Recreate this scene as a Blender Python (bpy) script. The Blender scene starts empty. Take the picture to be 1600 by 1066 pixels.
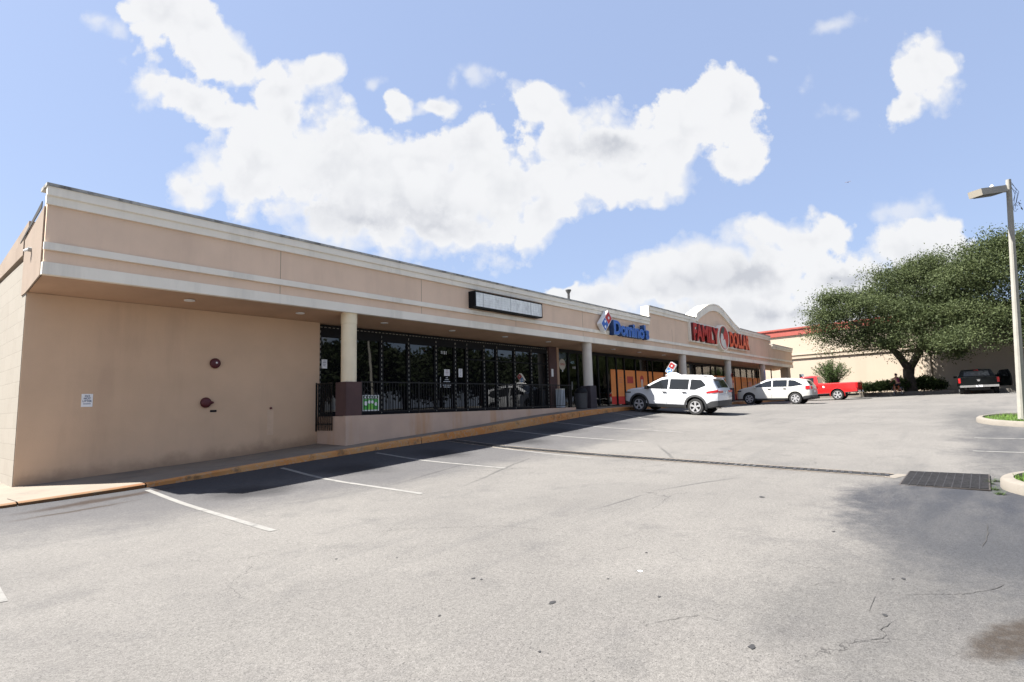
import bpy, bmesh, math, random
import numpy as np
from mathutils import Vector, Matrix, noise as mnoise
random.seed(7); rng = np.random.default_rng(7)
R_ = math.radians; PI = math.pi
sc = bpy.context.scene; C = sc.collection

# ------------------------------------------------------------------ camera
F_ = 870.0; CX, CY = 800.0, 533.0; W_IMG = 1600.0
def _n(v): return v/np.linalg.norm(v)
def _ray(x, y): return np.array([x-CX, y-CY, F_])
_X = _n(_ray(1541, 613)); _h = _ray(541, 641.7); _Z = _n(np.cross(_X, _h)); _Z = _Z if _Z[1] < 0 else -_Z
_Y = np.cross(_Z, _X)
RM = np.array([_X, _Y, _Z])                      # camera(x right,y down,z fwd) -> world
def at(x, y, depth): return Vector(RM @ (_ray(x, y)*depth/F_))
def onY(x, y, Y):
    d = RM @ _ray(x, y); return Vector(d*(Y/d[1]))
cam_d = bpy.data.cameras.new('camera'); cam = bpy.data.objects.new('camera', cam_d); C.objects.link(cam)
cam_d.sensor_width = 36; cam_d.lens = F_/W_IMG*36; cam_d.clip_end = 3000; cam_d.clip_start = .05
m = Matrix.Identity(4)
for i in range(3):
    m[i][0] = RM[i, 0]; m[i][1] = -RM[i, 1]; m[i][2] = -RM[i, 2]
cam.matrix_world = m; sc.camera = cam

# ------------------------------------------------------------------ helpers
def tag(o, label=None, cat=None, group=None, kind=None):
    if label: o['label'] = label
    if cat: o['category'] = cat
    if group: o['group'] = group
    if kind: o['kind'] = kind
    return o
def thing(name, label, cat, loc=(0, 0, 0), rotz=0, group=None):
    o = bpy.data.objects.new(name, None); C.objects.link(o); o.empty_display_size = .2
    o.location = loc; o.rotation_euler = (0, 0, rotz)
    return tag(o, label, cat, group)
def empty(name, parent, loc=(0, 0, 0)):
    o = bpy.data.objects.new(name, None); C.objects.link(o); o.parent = parent; o.location = loc; return o
def sharpen(me, ang=35):
    bm = bmesh.new(); bm.from_mesh(me)
    for f in bm.faces: f.smooth = True
    for e in bm.edges:
        if len(e.link_faces) == 2 and e.calc_face_angle(0) > R_(ang): e.smooth = False
    bm.to_mesh(me); bm.free()
def obj(name, bm, mat, parent=None, smooth=None, loc=None, bevel=0):
    if bevel:
        bmesh.ops.bevel(bm, geom=[e for e in bm.edges if len(e.link_faces) == 2 and e.calc_face_angle(0) > .6],
                        offset=bevel, segments=2, affect='EDGES', clamp_overlap=True)
    me = bpy.data.meshes.new(name)
    bmesh.ops.recalc_face_normals(bm, faces=bm.faces)
    bm.to_mesh(me); bm.free()
    for mt in (mat if isinstance(mat, (list, tuple)) else [mat]): me.materials.append(mt)
    if smooth: sharpen(me, smooth)
    o = bpy.data.objects.new(name, me); C.objects.link(o)
    if parent is not None: o.parent = parent
    if loc is not None: o.location = loc
    return o
def pyobj(name, V, Fs, mat, parent=None, smooth=None):
    me = bpy.data.meshes.new(name); me.from_pydata([tuple(v) for v in V], [], Fs); me.update()
    me.materials.append(mat)
    if smooth: sharpen(me, smooth)
    o = bpy.data.objects.new(name, me); C.objects.link(o)
    if parent is not None: o.parent = parent
    return o
def B(): return bmesh.new()
def box(bm, x0, x1, y0, y1, z0, z1, mi=0):
    v = [bm.verts.new(p) for p in ((x0, y0, z0), (x1, y0, z0), (x1, y1, z0), (x0, y1, z0), (x0, y0, z1), (x1, y0, z1), (x1, y1, z1), (x0, y1, z1))]
    for f in ((0, 3, 2, 1), (4, 5, 6, 7), (0, 1, 5, 4), (1, 2, 6, 5), (2, 3, 7, 6), (3, 0, 4, 7)):
        bm.faces.new([v[i] for i in f]).material_index = mi
    return bm
def bx(*a): return box(B(), *a)
def obox(bm, c, ux, uy, uz):
    c, ux, uy, uz = map(Vector, (c, ux, uy, uz))
    v = [bm.verts.new(c+ux*a+uy*b+uz*d) for d in (-1, 1) for a, b in ((-1, -1), (1, -1), (1, 1), (-1, 1))]
    for f in ((0, 3, 2, 1), (4, 5, 6, 7), (0, 1, 5, 4), (1, 2, 6, 5), (2, 3, 7, 6), (3, 0, 4, 7)): bm.faces.new([v[i] for i in f])
    return bm
def prism(bm, pts, axis, a0, a1):
    """extrude the 2D polygon pts along an axis ('x','y','z')"""
    def P(p, a):
        return {'x': (a, p[0], p[1]), 'y': (p[0], a, p[1]), 'z': (p[0], p[1], a)}[axis]
    A = [bm.verts.new(P(p, a0)) for p in pts]; Bv = [bm.verts.new(P(p, a1)) for p in pts]
    n = len(pts)
    bm.faces.new(A[::-1]); bm.faces.new(Bv)
    for i in range(n): bm.faces.new((A[i], A[(i+1) % n], Bv[(i+1) % n], Bv[i]))
    return bm
def tube(bm, pts, rad, n=8, cap=True):
    pts = [Vector(p) for p in pts]; rings = []
    rad = rad if isinstance(rad, (list, tuple)) else [rad]*len(pts)
    up = None
    for i, p in enumerate(pts):
        d = (pts[min(i+1, len(pts)-1)]-pts[max(i-1, 0)]).normalized()
        if up is None: up = Vector((0, 0, 1)) if abs(d.z) < .9 else Vector((1, 0, 0))
        a = d.cross(up).normalized(); b = a.cross(d).normalized(); up = b
        rings.append([bm.verts.new(p+(a*math.cos(2*PI*k/n)+b*math.sin(2*PI*k/n))*rad[i]) for k in range(n)])
    for r0, r1 in zip(rings, rings[1:]):
        for k in range(n): bm.faces.new((r0[k], r0[(k+1) % n], r1[(k+1) % n], r1[k]))
    if cap: bm.faces.new(rings[0][::-1]); bm.faces.new(rings[-1])
    return bm
def lathe(bm, prof, n=24, axis='z', c=(0, 0, 0)):
    rings = []
    for r, h in prof:
        ring = []
        for k in range(n):
            a = 2*PI*k/n; u, v = r*math.cos(a), r*math.sin(a)
            p = {'z': (u, v, h), 'y': (u, h, v), 'x': (h, u, v)}[axis]
            ring.append(bm.verts.new((p[0]+c[0], p[1]+c[1], p[2]+c[2])))
        rings.append(ring)
    for r0, r1 in zip(rings, rings[1:]):
        for k in range(n): bm.faces.new((r0[k], r0[(k+1) % n], r1[(k+1) % n], r1[k]))
    bm.faces.new(rings[0][::-1]); bm.faces.new(rings[-1])
    return bm
def text_mesh(name, body, size, mat, parent=None, extrude=.0, offset=.0, align='CENTER', sx=1.0, bevel=0):
    cu = bpy.data.curves.new(name, 'FONT'); cu.body = body; cu.size = size; cu.extrude = extrude; cu.offset = offset
    cu.align_x = align; cu.align_y = 'CENTER'; cu.resolution_u = 4; cu.space_line = .9
    if bevel: cu.bevel_depth = bevel
    t = bpy.data.objects.new(name, cu); C.objects.link(t)
    dg = bpy.context.evaluated_depsgraph_get(); me = bpy.data.meshes.new_from_object(t.evaluated_get(dg))
    bpy.data.objects.remove(t); bpy.data.curves.remove(cu)
    # stand the text up: x stays, y -> z, thickness towards -Y
    for v in me.vertices: v.co = Vector((v.co.x*sx, -v.co.z, v.co.y))
    me.materials.clear(); me.materials.append(mat)
    o = bpy.data.objects.new(name, me); C.objects.link(o)
    if parent is not None: o.parent = parent
    return o
def dup(o, parent=None):
    c = o.copy(); C.objects.link(c)
    if parent is not None: c.parent = parent
    for ch in list(o.children): dup(ch, c)
    return c

# ------------------------------------------------------------------ materials
class NT:
    def __init__(s, mat): s.t = mat.node_tree; s.n = s.t.nodes; s.l = s.t.links
    def new(s, typ, **kw):
        nd = s.n.new(typ)
        for k, v in kw.items():
            if k == 'inp':
                for a, b in v.items():
                    sock = nd.inputs[a]
                    if isinstance(b, bpy.types.NodeSocket): s.l.new(b, sock)
                    else: sock.default_value = b
            else: setattr(nd, k, v)
        return nd
    def math(s, op, a, b=0.0, c=0.0, clamp=False):
        nd = s.new('ShaderNodeMath', operation=op, use_clamp=clamp)
        for i, v in enumerate((a, b, c)):
            if isinstance(v, bpy.types.NodeSocket): s.l.new(v, nd.inputs[i])
            else: nd.inputs[i].default_value = v
        return nd.outputs[0]
    def noise(s, vec, scale, detail=3, rough=.55, dist=0):
        nd = s.new('ShaderNodeTexNoise', inp={'Scale': scale, 'Detail': detail, 'Roughness': rough, 'Distortion': dist})
        if vec is not None: s.l.new(vec, nd.inputs['Vector'])
        return nd.outputs[0]
    def ramp(s, fac, a, b, lo=0.0, hi=1.0, smooth=True):
        nd = s.new('ShaderNodeMapRange', interpolation_type='SMOOTHSTEP' if smooth else 'LINEAR', inp={1: a, 2: b, 3: lo, 4: hi})
        s.l.new(fac, nd.inputs[0]); return nd.outputs[0]
    def mix(s, fac, a, b, typ='MIX'):
        nd = s.new('ShaderNodeMix', data_type='RGBA', blend_type=typ)
        for i, v in ((0, fac), (6, a), (7, b)):
            if isinstance(v, bpy.types.NodeSocket): s.l.new(v, nd.inputs[i])
            elif i == 0: nd.inputs[0].default_value = v
            else: nd.inputs[i].default_value = (*v, 1) if len(v) == 3 else v
        return nd.outputs[2]
def mat(name, col, rough=.8, metal=0, spec=.5, var=.12, vscale=1.5, bump=0, bscale=60, emit=None, estr=0, coat=0, dirt=None, dscale=.8, damt=.5, streak=False):
    m = bpy.data.materials.new(name); m.use_nodes = True; t = NT(m); bs = t.n['Principled BSDF']
    bs.inputs['Roughness'].default_value = rough; bs.inputs['Metallic'].default_value = metal
    bs.inputs['Specular IOR Level'].default_value = spec; bs.inputs['Coat Weight'].default_value = coat
    co = t.new('ShaderNodeTexCoord').outputs['Object']
    c = (*col, 1)
    nz = t.noise(co, vscale, 5)
    k = t.ramp(nz, .3, .7, 1-var, 1+var)
    colr = t.new('ShaderNodeVectorMath', operation='SCALE', inp={0: col, 3: k}).outputs[0]
    if dirt:
        mp = t.new('ShaderNodeMapping', inp={'Vector': co, 'Scale': (1, 1, .12) if streak else (1, 1, 1)}).outputs[0]
        d = t.ramp(t.noise(mp, dscale, 6, .65), .48, .72, 0, damt)
        colr = t.mix(d, colr, dirt)
    t.l.new(colr, bs.inputs['Base Color'])
    if bump:
        bn = t.new('ShaderNodeBump', inp={'Strength': bump, 'Distance': .01, 'Height': t.noise(co, bscale, 4, .6)})
        t.l.new(bn.outputs[0], bs.inputs['Normal'])
    if emit:
        bs.inputs['Emission Color'].default_value = (*emit, 1); bs.inputs['Emission Strength'].default_value = estr
    return m

def wall_mat(name, col, dirt, panel=0):
    m = mat(name, col, .9, spec=.2, var=.05, vscale=.7, bump=.35, bscale=40, dirt=dirt, dscale=1.1, damt=.35, streak=True)
    return m
M = {}
M['tan'] = wall_mat('stucco_tan', (.70, .525, .39), (.52, .385, .29))
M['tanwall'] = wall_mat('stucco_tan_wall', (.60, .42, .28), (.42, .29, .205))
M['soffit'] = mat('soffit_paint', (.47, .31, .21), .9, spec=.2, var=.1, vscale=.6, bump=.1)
M['cream'] = mat('cream_trim', (.80, .745, .64), .8, spec=.3, var=.04, vscale=1.2, bump=.15, dirt=(.45, .42, .36), dscale=1.6, damt=.35, streak=True)
M['cap'] = mat('roof_cap_weathered', (.34, .335, .31), .8, var=.25, vscale=3, dirt=(.06, .055, .05), dscale=4, damt=.85)
M['brown'] = mat('brown_pedestal', (.085, .045, .04), .8, var=.12, bump=.15)
M['greyped'] = mat('grey_pedestal', (.045, .036, .042), .8, var=.12, bump=.15)
M['column'] = mat('column_paint', (.78, .67, .47), .7, var=.05, vscale=2, bump=.15, dirt=(.62, .40, .17), dscale=1.6, damt=.6, streak=True)
M['colgrey'] = mat('column_paint_grey', (.58, .53, .46), .7, var=.05, vscale=2, bump=.15, dirt=(.45, .38, .30), dscale=1.6, damt=.4, streak=True)
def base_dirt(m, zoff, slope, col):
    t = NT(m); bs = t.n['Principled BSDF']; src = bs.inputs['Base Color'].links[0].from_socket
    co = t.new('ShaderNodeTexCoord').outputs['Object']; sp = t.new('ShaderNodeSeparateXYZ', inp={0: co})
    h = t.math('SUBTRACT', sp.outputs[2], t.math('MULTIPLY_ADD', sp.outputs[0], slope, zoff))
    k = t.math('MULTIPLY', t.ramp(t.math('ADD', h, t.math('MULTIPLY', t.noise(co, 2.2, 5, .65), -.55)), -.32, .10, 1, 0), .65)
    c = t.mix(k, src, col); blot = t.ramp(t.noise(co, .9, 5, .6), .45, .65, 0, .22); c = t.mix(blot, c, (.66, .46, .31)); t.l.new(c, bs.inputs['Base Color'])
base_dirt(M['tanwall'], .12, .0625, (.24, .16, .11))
M['ramp'] = mat('ramp_wall_paint', (.52, .38, .29), .85, spec=.2, var=.06, bump=.25, dirt=(.48, .24, .09), dscale=.9, damt=.7, streak=True)
M['black'] = mat('black_frame', (.006, .006, .007), .6, spec=.2, var=.2)
M['blackrail'] = mat('black_rail', (.012, .011, .010), .6, spec=.25, var=.2)
M['led'] = mat('rope_light', (.34, .33, .28), .5, var=.1)
M['conc'] = mat('concrete', (.185, .158, .128), .9, spec=.2, var=.08, vscale=1.3, bump=.3, bscale=50, dirt=(.11, .10, .09), dscale=1.2, damt=.6)
M['kerbconc'] = mat('kerb_concrete', (.165, .15, .13), .9, spec=.2, var=.12, vscale=3, bump=.4, dirt=(.085, .075, .06), dscale=3, damt=.6)
M['line'] = mat('line_paint', (.175, .172, .163), .8, spec=.2, var=.06, vscale=4, bump=.3, bscale=120, dirt=(.095, .093, .09), dscale=5, damt=.9)
M['steel'] = mat('galvanised', (.35, .35, .34), .5, metal=.6, var=.15)
M['white'] = mat('white_paint', (.80, .80, .79), .5, var=.03)
M['paper'] = mat('paper', (.75, .74, .73), .8, var=.03)
M['darktxt'] = mat('dark_lettering', (.04, .05, .12), .7)
M['wtxt'] = mat('white_lettering', (.75, .76, .76), .7)
M['redbell'] = mat('maroon_enamel', (.075, .008, .011), .5, var=.1)
M['grate'] = mat('cast_grate', (.035, .034, .036), .55, metal=.3, var=.3, vscale=12)
M['void'] = mat('pit_dark', (.006, .006, .006), .9)
M['bark'] = mat('bark', (.055, .045, .038), .95, var=.3, vscale=4, bump=1, bscale=20)
M['mulch'] = mat('mulch', (.085, .06, .043), .95, var=.3, vscale=6, bump=.8, bscale=30)
M['pole'] = mat('concrete_pole', (.26, .25, .22), .85, var=.07, vscale=2, bump=.3, dirt=(.21, .195, .17), dscale=3, damt=.4)
M['lamp'] = mat('lamp_bronze', (.26, .235, .19), .5, var=.08)
M['redtrim'] = mat('red_coping', (.27, .055, .04), .6, var=.1)
M['farwall'] = mat('far_stucco', (.38, .325, .26), .9, spec=.2, var=.04, vscale=.25, bump=.1, dirt=(.30, .255, .20), dscale=.4, damt=.3, streak=True)
M['shade'] = mat('far_ledge', (.26, .22, .17), .9, var=.05)
M['blue'] = mat('sign_blue', (.04, .13, .45), .4, var=.06); M['bluedark'] = mat('sign_return_blue', (.015, .05, .16), .5)
M['bluelight'] = mat('sign_edge_blue', (.25, .42, .72), .4)
M['red'] = mat('sign_red', (.48, .025, .02), .4, var=.06); M['redorange'] = mat('sign_red_orange', (.72, .08, .02), .4, var=.06)
M['topred'] = mat('topper_red', (.30, .02, .02), .4); M['topblue'] = mat('topper_blue', (.05, .14, .32), .4); M['topwhite'] = mat('topper_white', (.42, .42, .42), .4)
M['reddark'] = mat('sign_return_red', (.12, .01, .01), .5)
M['orange'] = mat('poster_orange', (.85, .27, .06), .6, var=.05); M['posterred'] = mat('poster_red', (.62, .03, .02), .6)
M['posterdk'] = mat('poster_grey_print', (.16, .14, .2), .7); M['posterwh'] = mat('poster_white_print', (.7, .55, .45), .7)
M['green'] = mat('sign_green', (.07, .36, .06), .6, var=.3, vscale=9)
M['signface'] = mat('sign_face', (.80, .82, .78), .4, var=.10, vscale=2.5, dirt=(.33, .33, .31), dscale=3, damt=.5)
M['kerbpaint'] = None
M['chrome'] = mat('chrome', (.75, .75, .75), .12, metal=1, var=.02)
M['wpaint'] = mat('pearl_white_paint', (.60, .615, .63), .18, var=.01, coat=.6); M['wpaint2'] = mat('cream_white_paint', (.54, .54, .51), .2, var=.01, coat=.5)
M['rpaint'] = mat('red_paint', (.48, .016, .016), .22, var=.03, coat=.5); M['kpaint'] = mat('black_paint', (.004, .005, .005), .3, spec=.15, var=.05)
M['clad'] = mat('grey_cladding', (.045, .046, .048), .6, var=.1); M['carglass'] = mat('car_glass', (.010, .012, .014), .06, spec=.6, var=.05)
M['tyre'] = mat('tyre_rubber', (.022, .022, .022), .8, var=.15); M['rim'] = mat('alloy', (.48, .48, .49), .35, metal=.35, var=.03)
M['rimdark'] = mat('wheel_dark', (.015, .015, .015), .6); M['taillight'] = mat('tail_lens', (.40, .01, .012), .15, var=.1)
M['lampglass'] = mat('lamp_lens', (.55, .55, .56), .12); M['seam'] = mat('seam', (.03, .03, .03), .7)
M['skin'] = mat('skin', (.42, .22, .15), .6); M['maroon'] = mat('maroon_shirt', (.11, .012, .05), .8, var=.2, vscale=8)
M['shorts'] = mat('black_shorts', (.012, .012, .02), .9); M['hair'] = mat('brown_hair', (.05, .02, .012), .8)
M['bikeorange'] = mat('orange_frame', (.55, .13, .03), .4)
M['intwall'] = mat('interior_wall', (.30, .26, .22), .9); M['intfloor'] = mat('interior_floor', (.16, .14, .12), .6)
M['tube'] = mat('strip_light', (.8, .8, .8), .5, emit=(1, .97, .9), estr=1.3)
M['grassdirt'] = mat('island_soil', (.06, .095, .024), .95, var=.3, vscale=8, bump=.6)

def kerb_paint(k=1.0):
    m = bpy.data.materials.new('orange_kerb_paint'); m.use_nodes = True; t = NT(m); bs = t.n['Principled BSDF']
    co = t.new('ShaderNodeTexCoord').outputs['Object']
    a = t.noise(co, 9, 6, .7); b = t.noise(co, .8, 4, .6)
    worn = t.ramp(a, .50, .62); dk = t.ramp(t.noise(co, 3.0, 6, .7), .52, .68)
    base = t.mix(t.ramp(b, .35, .65), (.46*k, .175*k, .038*k), (.44*k, .225*k, .08*k))
    c1 = t.mix(t.math('MULTIPLY', worn, .6), base, (.36*k, .27*k, .18*k)); c2 = t.mix(t.math('MULTIPLY', dk, .75), c1, (.12, .075, .035))
    t.l.new(c2, bs.inputs['Base Color']); bs.inputs['Roughness'].default_value = .85
    bn = t.new('ShaderNodeBump', inp={'Strength': .6, 'Distance': .01, 'Height': a}); t.l.new(bn.outputs[0], bs.inputs['Normal'])
    return m
M['kerbpaint'] = kerb_paint()
M['kerbsunlit'] = kerb_paint(.30)  # same paint in a darker colour for the sunlit end, holding its brightness down

def block_mat():
    m = bpy.data.materials.new('painted_block'); m.use_nodes = True; t = NT(m); bs = t.n['Principled BSDF']
    co = t.new('ShaderNodeTexCoord').outputs['Object']
    sep = t.new('ShaderNodeSeparateXYZ', inp={0: co})
    cm = t.new('ShaderNodeCombineXYZ', inp={0: sep.outputs[1], 1: sep.outputs[2]}).outputs[0]
    br = t.new('ShaderNodeTexBrick', inp={'Vector': cm, 'Scale': 1.0, 'Mortar Size': .006, 'Mortar Smooth': .3, 'Brick Width': .8, 'Row Height': .33,
               'Color1': (.265, .24, .20, 1), 'Color2': (.25, .226, .187, 1), 'Mortar': (.20, .18, .148, 1)})
    d = t.ramp(t.noise(co, 1.6, 6, .65), .5, .7, 0, .3)
    low = t.ramp(sep.outputs[2], -1.5, -1.0, .8, 0)
    c = t.mix(d, br.outputs[0], (.20, .172, .14)); c = t.mix(t.math('MULTIPLY', low, t.ramp(t.noise(co, 5, 4), .4, .6)), c, (.22, .13, .08))
    t.l.new(c, bs.inputs['Base Color']); bs.inputs['Roughness'].default_value = .9
    bn = t.new('ShaderNodeBump', inp={'Strength': .5, 'Distance': .01, 'Height': t.math('SUBTRACT', t.math('MULTIPLY', t.noise(co, 40, 3), .3), br.outputs[1])})
    t.l.new(bn.outputs[0], bs.inputs['Normal']); return m
M['block'] = block_mat()
M['block2'] = mat('end_stucco', (.27, .215, .17), .9, spec=.2, var=.05, bump=.2, dirt=(.19, .145, .11), dscale=1.3, damt=.4, streak=True)

def pane_dark():
    m = bpy.data.materials.new('tinted_glass'); m.use_nodes = True; t = NT(m); bs = t.n['Principled BSDF']
    bs.inputs['Base Color'].default_value = (.004, .004, .005, 1); bs.inputs['Roughness'].default_value = .015
    bs.inputs['IOR'].default_value = 1.62; bs.inputs['Specular IOR Level'].default_value = .6
    co = t.new('ShaderNodeTexCoord').outputs['Object']
    bn = t.new('ShaderNodeBump', inp={'Strength': .06, 'Distance': .02, 'Height': t.noise(co, 1.1, 1)}); t.l.new(bn.outputs[0], bs.inputs['Normal'])
    return m
def pane_clear():
    m = bpy.data.materials.new('shop_glass'); m.use_nodes = True; t = NT(m)
    for nd in list(t.n): t.n.remove(nd)
    out = t.new('ShaderNodeOutputMaterial'); tr = t.new('ShaderNodeBsdfTransparent', inp={0: (.62, .66, .64, 1)})
    gl = t.new('ShaderNodeBsdfGlossy', inp={'Color': (1, 1, 1, 1), 'Roughness': .015}); fr = t.new('ShaderNodeFresnel', inp={0: 1.5})
    mx = t.new('ShaderNodeMixShader', inp={0: fr.outputs[0], 1: tr.outputs[0], 2: gl.outputs[0]}); t.l.new(mx.outputs[0], out.inputs[0])
    return m
M['panedark'] = pane_dark(); M['paneclear'] = pane_clear()

def leaf_mat(name, a, b):
    m = bpy.data.materials.new(name); m.use_nodes = True; t = NT(m); bs = t.n['Principled BSDF']
    g = t.new('ShaderNodeNewGeometry'); co = t.new('ShaderNodeTexCoord').outputs['Object']
    k = t.math('ADD', t.math('MULTIPLY', g.outputs['Random Per Island'], .6), t.math('MULTIPLY', t.ramp(t.noise(co, .6, 3), .3, .7), .4))
    c = t.mix(k, a, b); t.l.new(c, bs.inputs['Base Color']); bs.inputs['Roughness'].default_value = .65; bs.inputs['Specular IOR Level'].default_value = .2
    tl = t.new('ShaderNodeBsdfTranslucent'); t.l.new(c, tl.inputs[0])
    mx = t.new('ShaderNodeMixShader', inp={0: .35, 1: bs.outputs[0], 2: tl.outputs[0]}); t.l.new(mx.outputs[0], t.n['Material Output'].inputs[0])
    return m
M['oak'] = leaf_mat('oak_leaves', (.036, .052, .020), (.105, .128, .054))
M['oakdark'] = leaf_mat('dark_oak_leaves', (.010, .016, .006), (.035, .048, .018))
M['myrtle'] = leaf_mat('shrub_leaves', (.035, .062, .018), (.085, .13, .042))
M['lowshrub'] = leaf_mat('low_shrub_leaves', (.028, .048, .016), (.07, .10, .032))
M['grass'] = leaf_mat('grass_blades', (.065, .13, .022), (.13, .21, .04))

# ------------------------------------------------------------------ terrain height
XS = [-60, -20, 2, 4, 6.7, 9.4, 12.3, 14.9, 17.8, 20.5, 25, 33, 42, 60]
Z0_ = [-1.8, -1.9, -1.62, -1.59, -1.54, -1.50, -1.465, -1.35, -1.22, -1.10, -.92, -.62, -.30, .12]
Z7_ = [-1.9, -2.0, -1.66, -1.58, -1.44, -1.35, -1.30, -1.13, -1.0, -.86, -.70, -.52, -.40, .05]
ROW_C = [(-60, -2.0), (-20, -2.1), (2, -1.60), (4, -1.54), (5.85, -1.48), (6.7, -1.43), (7.5, -1.39), (9.6, -1.28), (11.8, -1.20), (14.3, -1.06), (17.9, -.86), (21.7, -.65), (25, -.52), (33, -.42), (42, -.37), (60, -.05)]
ROW_K = [(-60, -2.0), (-20, -2.1), (2.1, -1.50), (3.7, -1.46), (4.6, -1.40), (5.4, -1.355), (6.2, -1.30), (7.5, -1.23), (9, -1.145), (9.9, -1.10), (11.6, -1.03), (14.2, -.91), (17, -.74), (21, -.47), (24.2, -.34), (33, -.33), (42, -.33), (60, -.12)]
ROWS = [(-40, list(zip(XS, Z0_))), (0, list(zip(XS, Z0_))), (7.5, list(zip(XS, Z7_))), (10.9, ROW_C), (13.25, ROW_K), (60, ROW_K)]
_ys = [q[0] for q in ROWS]
def _g(x, y):
    y = min(max(y, _ys[0]), _ys[-1])
    j = min(max(i for i in range(len(_ys)) if _ys[i] <= y), len(_ys)-2)
    t = (y-_ys[j])/(_ys[j+1]-_ys[j]); a, c = ROWS[j][1], ROWS[j+1][1]
    return (1-t)*float(np.interp(x, [p[0] for p in a], [p[1] for p in a]))+t*float(np.interp(x, [p[0] for p in c], [p[1] for p in c]))
_gc = {}
KY = 13.25
def G(x, y):
    k = (round(x, 3), round(y, 3))
    if k not in _gc:
        s = 0; w = 0
        for dx, wx in ((-1.2, 1), (-.6, 2), (0, 3), (.6, 2), (1.2, 1)):
            for dy, wy in ((-.8, 1), (0, 2), (.8, 1)):
                s += wx*wy*_g(x+dx, min(y+dy, KY)); w += wx*wy
        _gc[k] = s/w
    return _gc[k]
KT = [(-1, -1.52), (1.5, -1.49), (2.1, -1.44), (3.7, -1.385), (4.6, -1.32), (5.4, -1.25), (6.2, -1.19), (7.5, -1.10), (9, -1.02), (9.9, -.95), (11.6, -.85), (14.2, -.69), (17, -.48), (19, -.36), (21, -.27), (24, -.20), (33, -.19), (60, -.05)]
WT_ = [(-1, -1.44), (2.29, -1.38), (4.05, -1.28), (6.3, -1.17), (7.3, -1.10), (9.2, -.95), (10.5, -.87), (12.5, -.77), (15, -.57), (18, -.33), (21, -.18), (24, -.17), (60, -.04)]
def _sm(tab, x): return sum(w*float(np.interp(x+d, [p[0] for p in tab], [p[1] for p in tab])) for d, w in ((-.7, .25), (0, .5), (.7, .25)))
def kh(x): return max(.012, _sm(KT, x)-G(x, KY)) if x > 1.6 else .012+max(0, (x-.8))*.05
def ktop(x): return G(x, KY)+kh(x)
def gpx(x, y):                      # where the view ray through a photo pixel meets the ground
    d = RM @ _ray(x, y); z = -1.2
    for _ in range(60): p = d*(z/d[2]); z = .5*z+.5*G(p[0], p[1])
    p = d*(z/d[2]); return (p[0], p[1])

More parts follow.
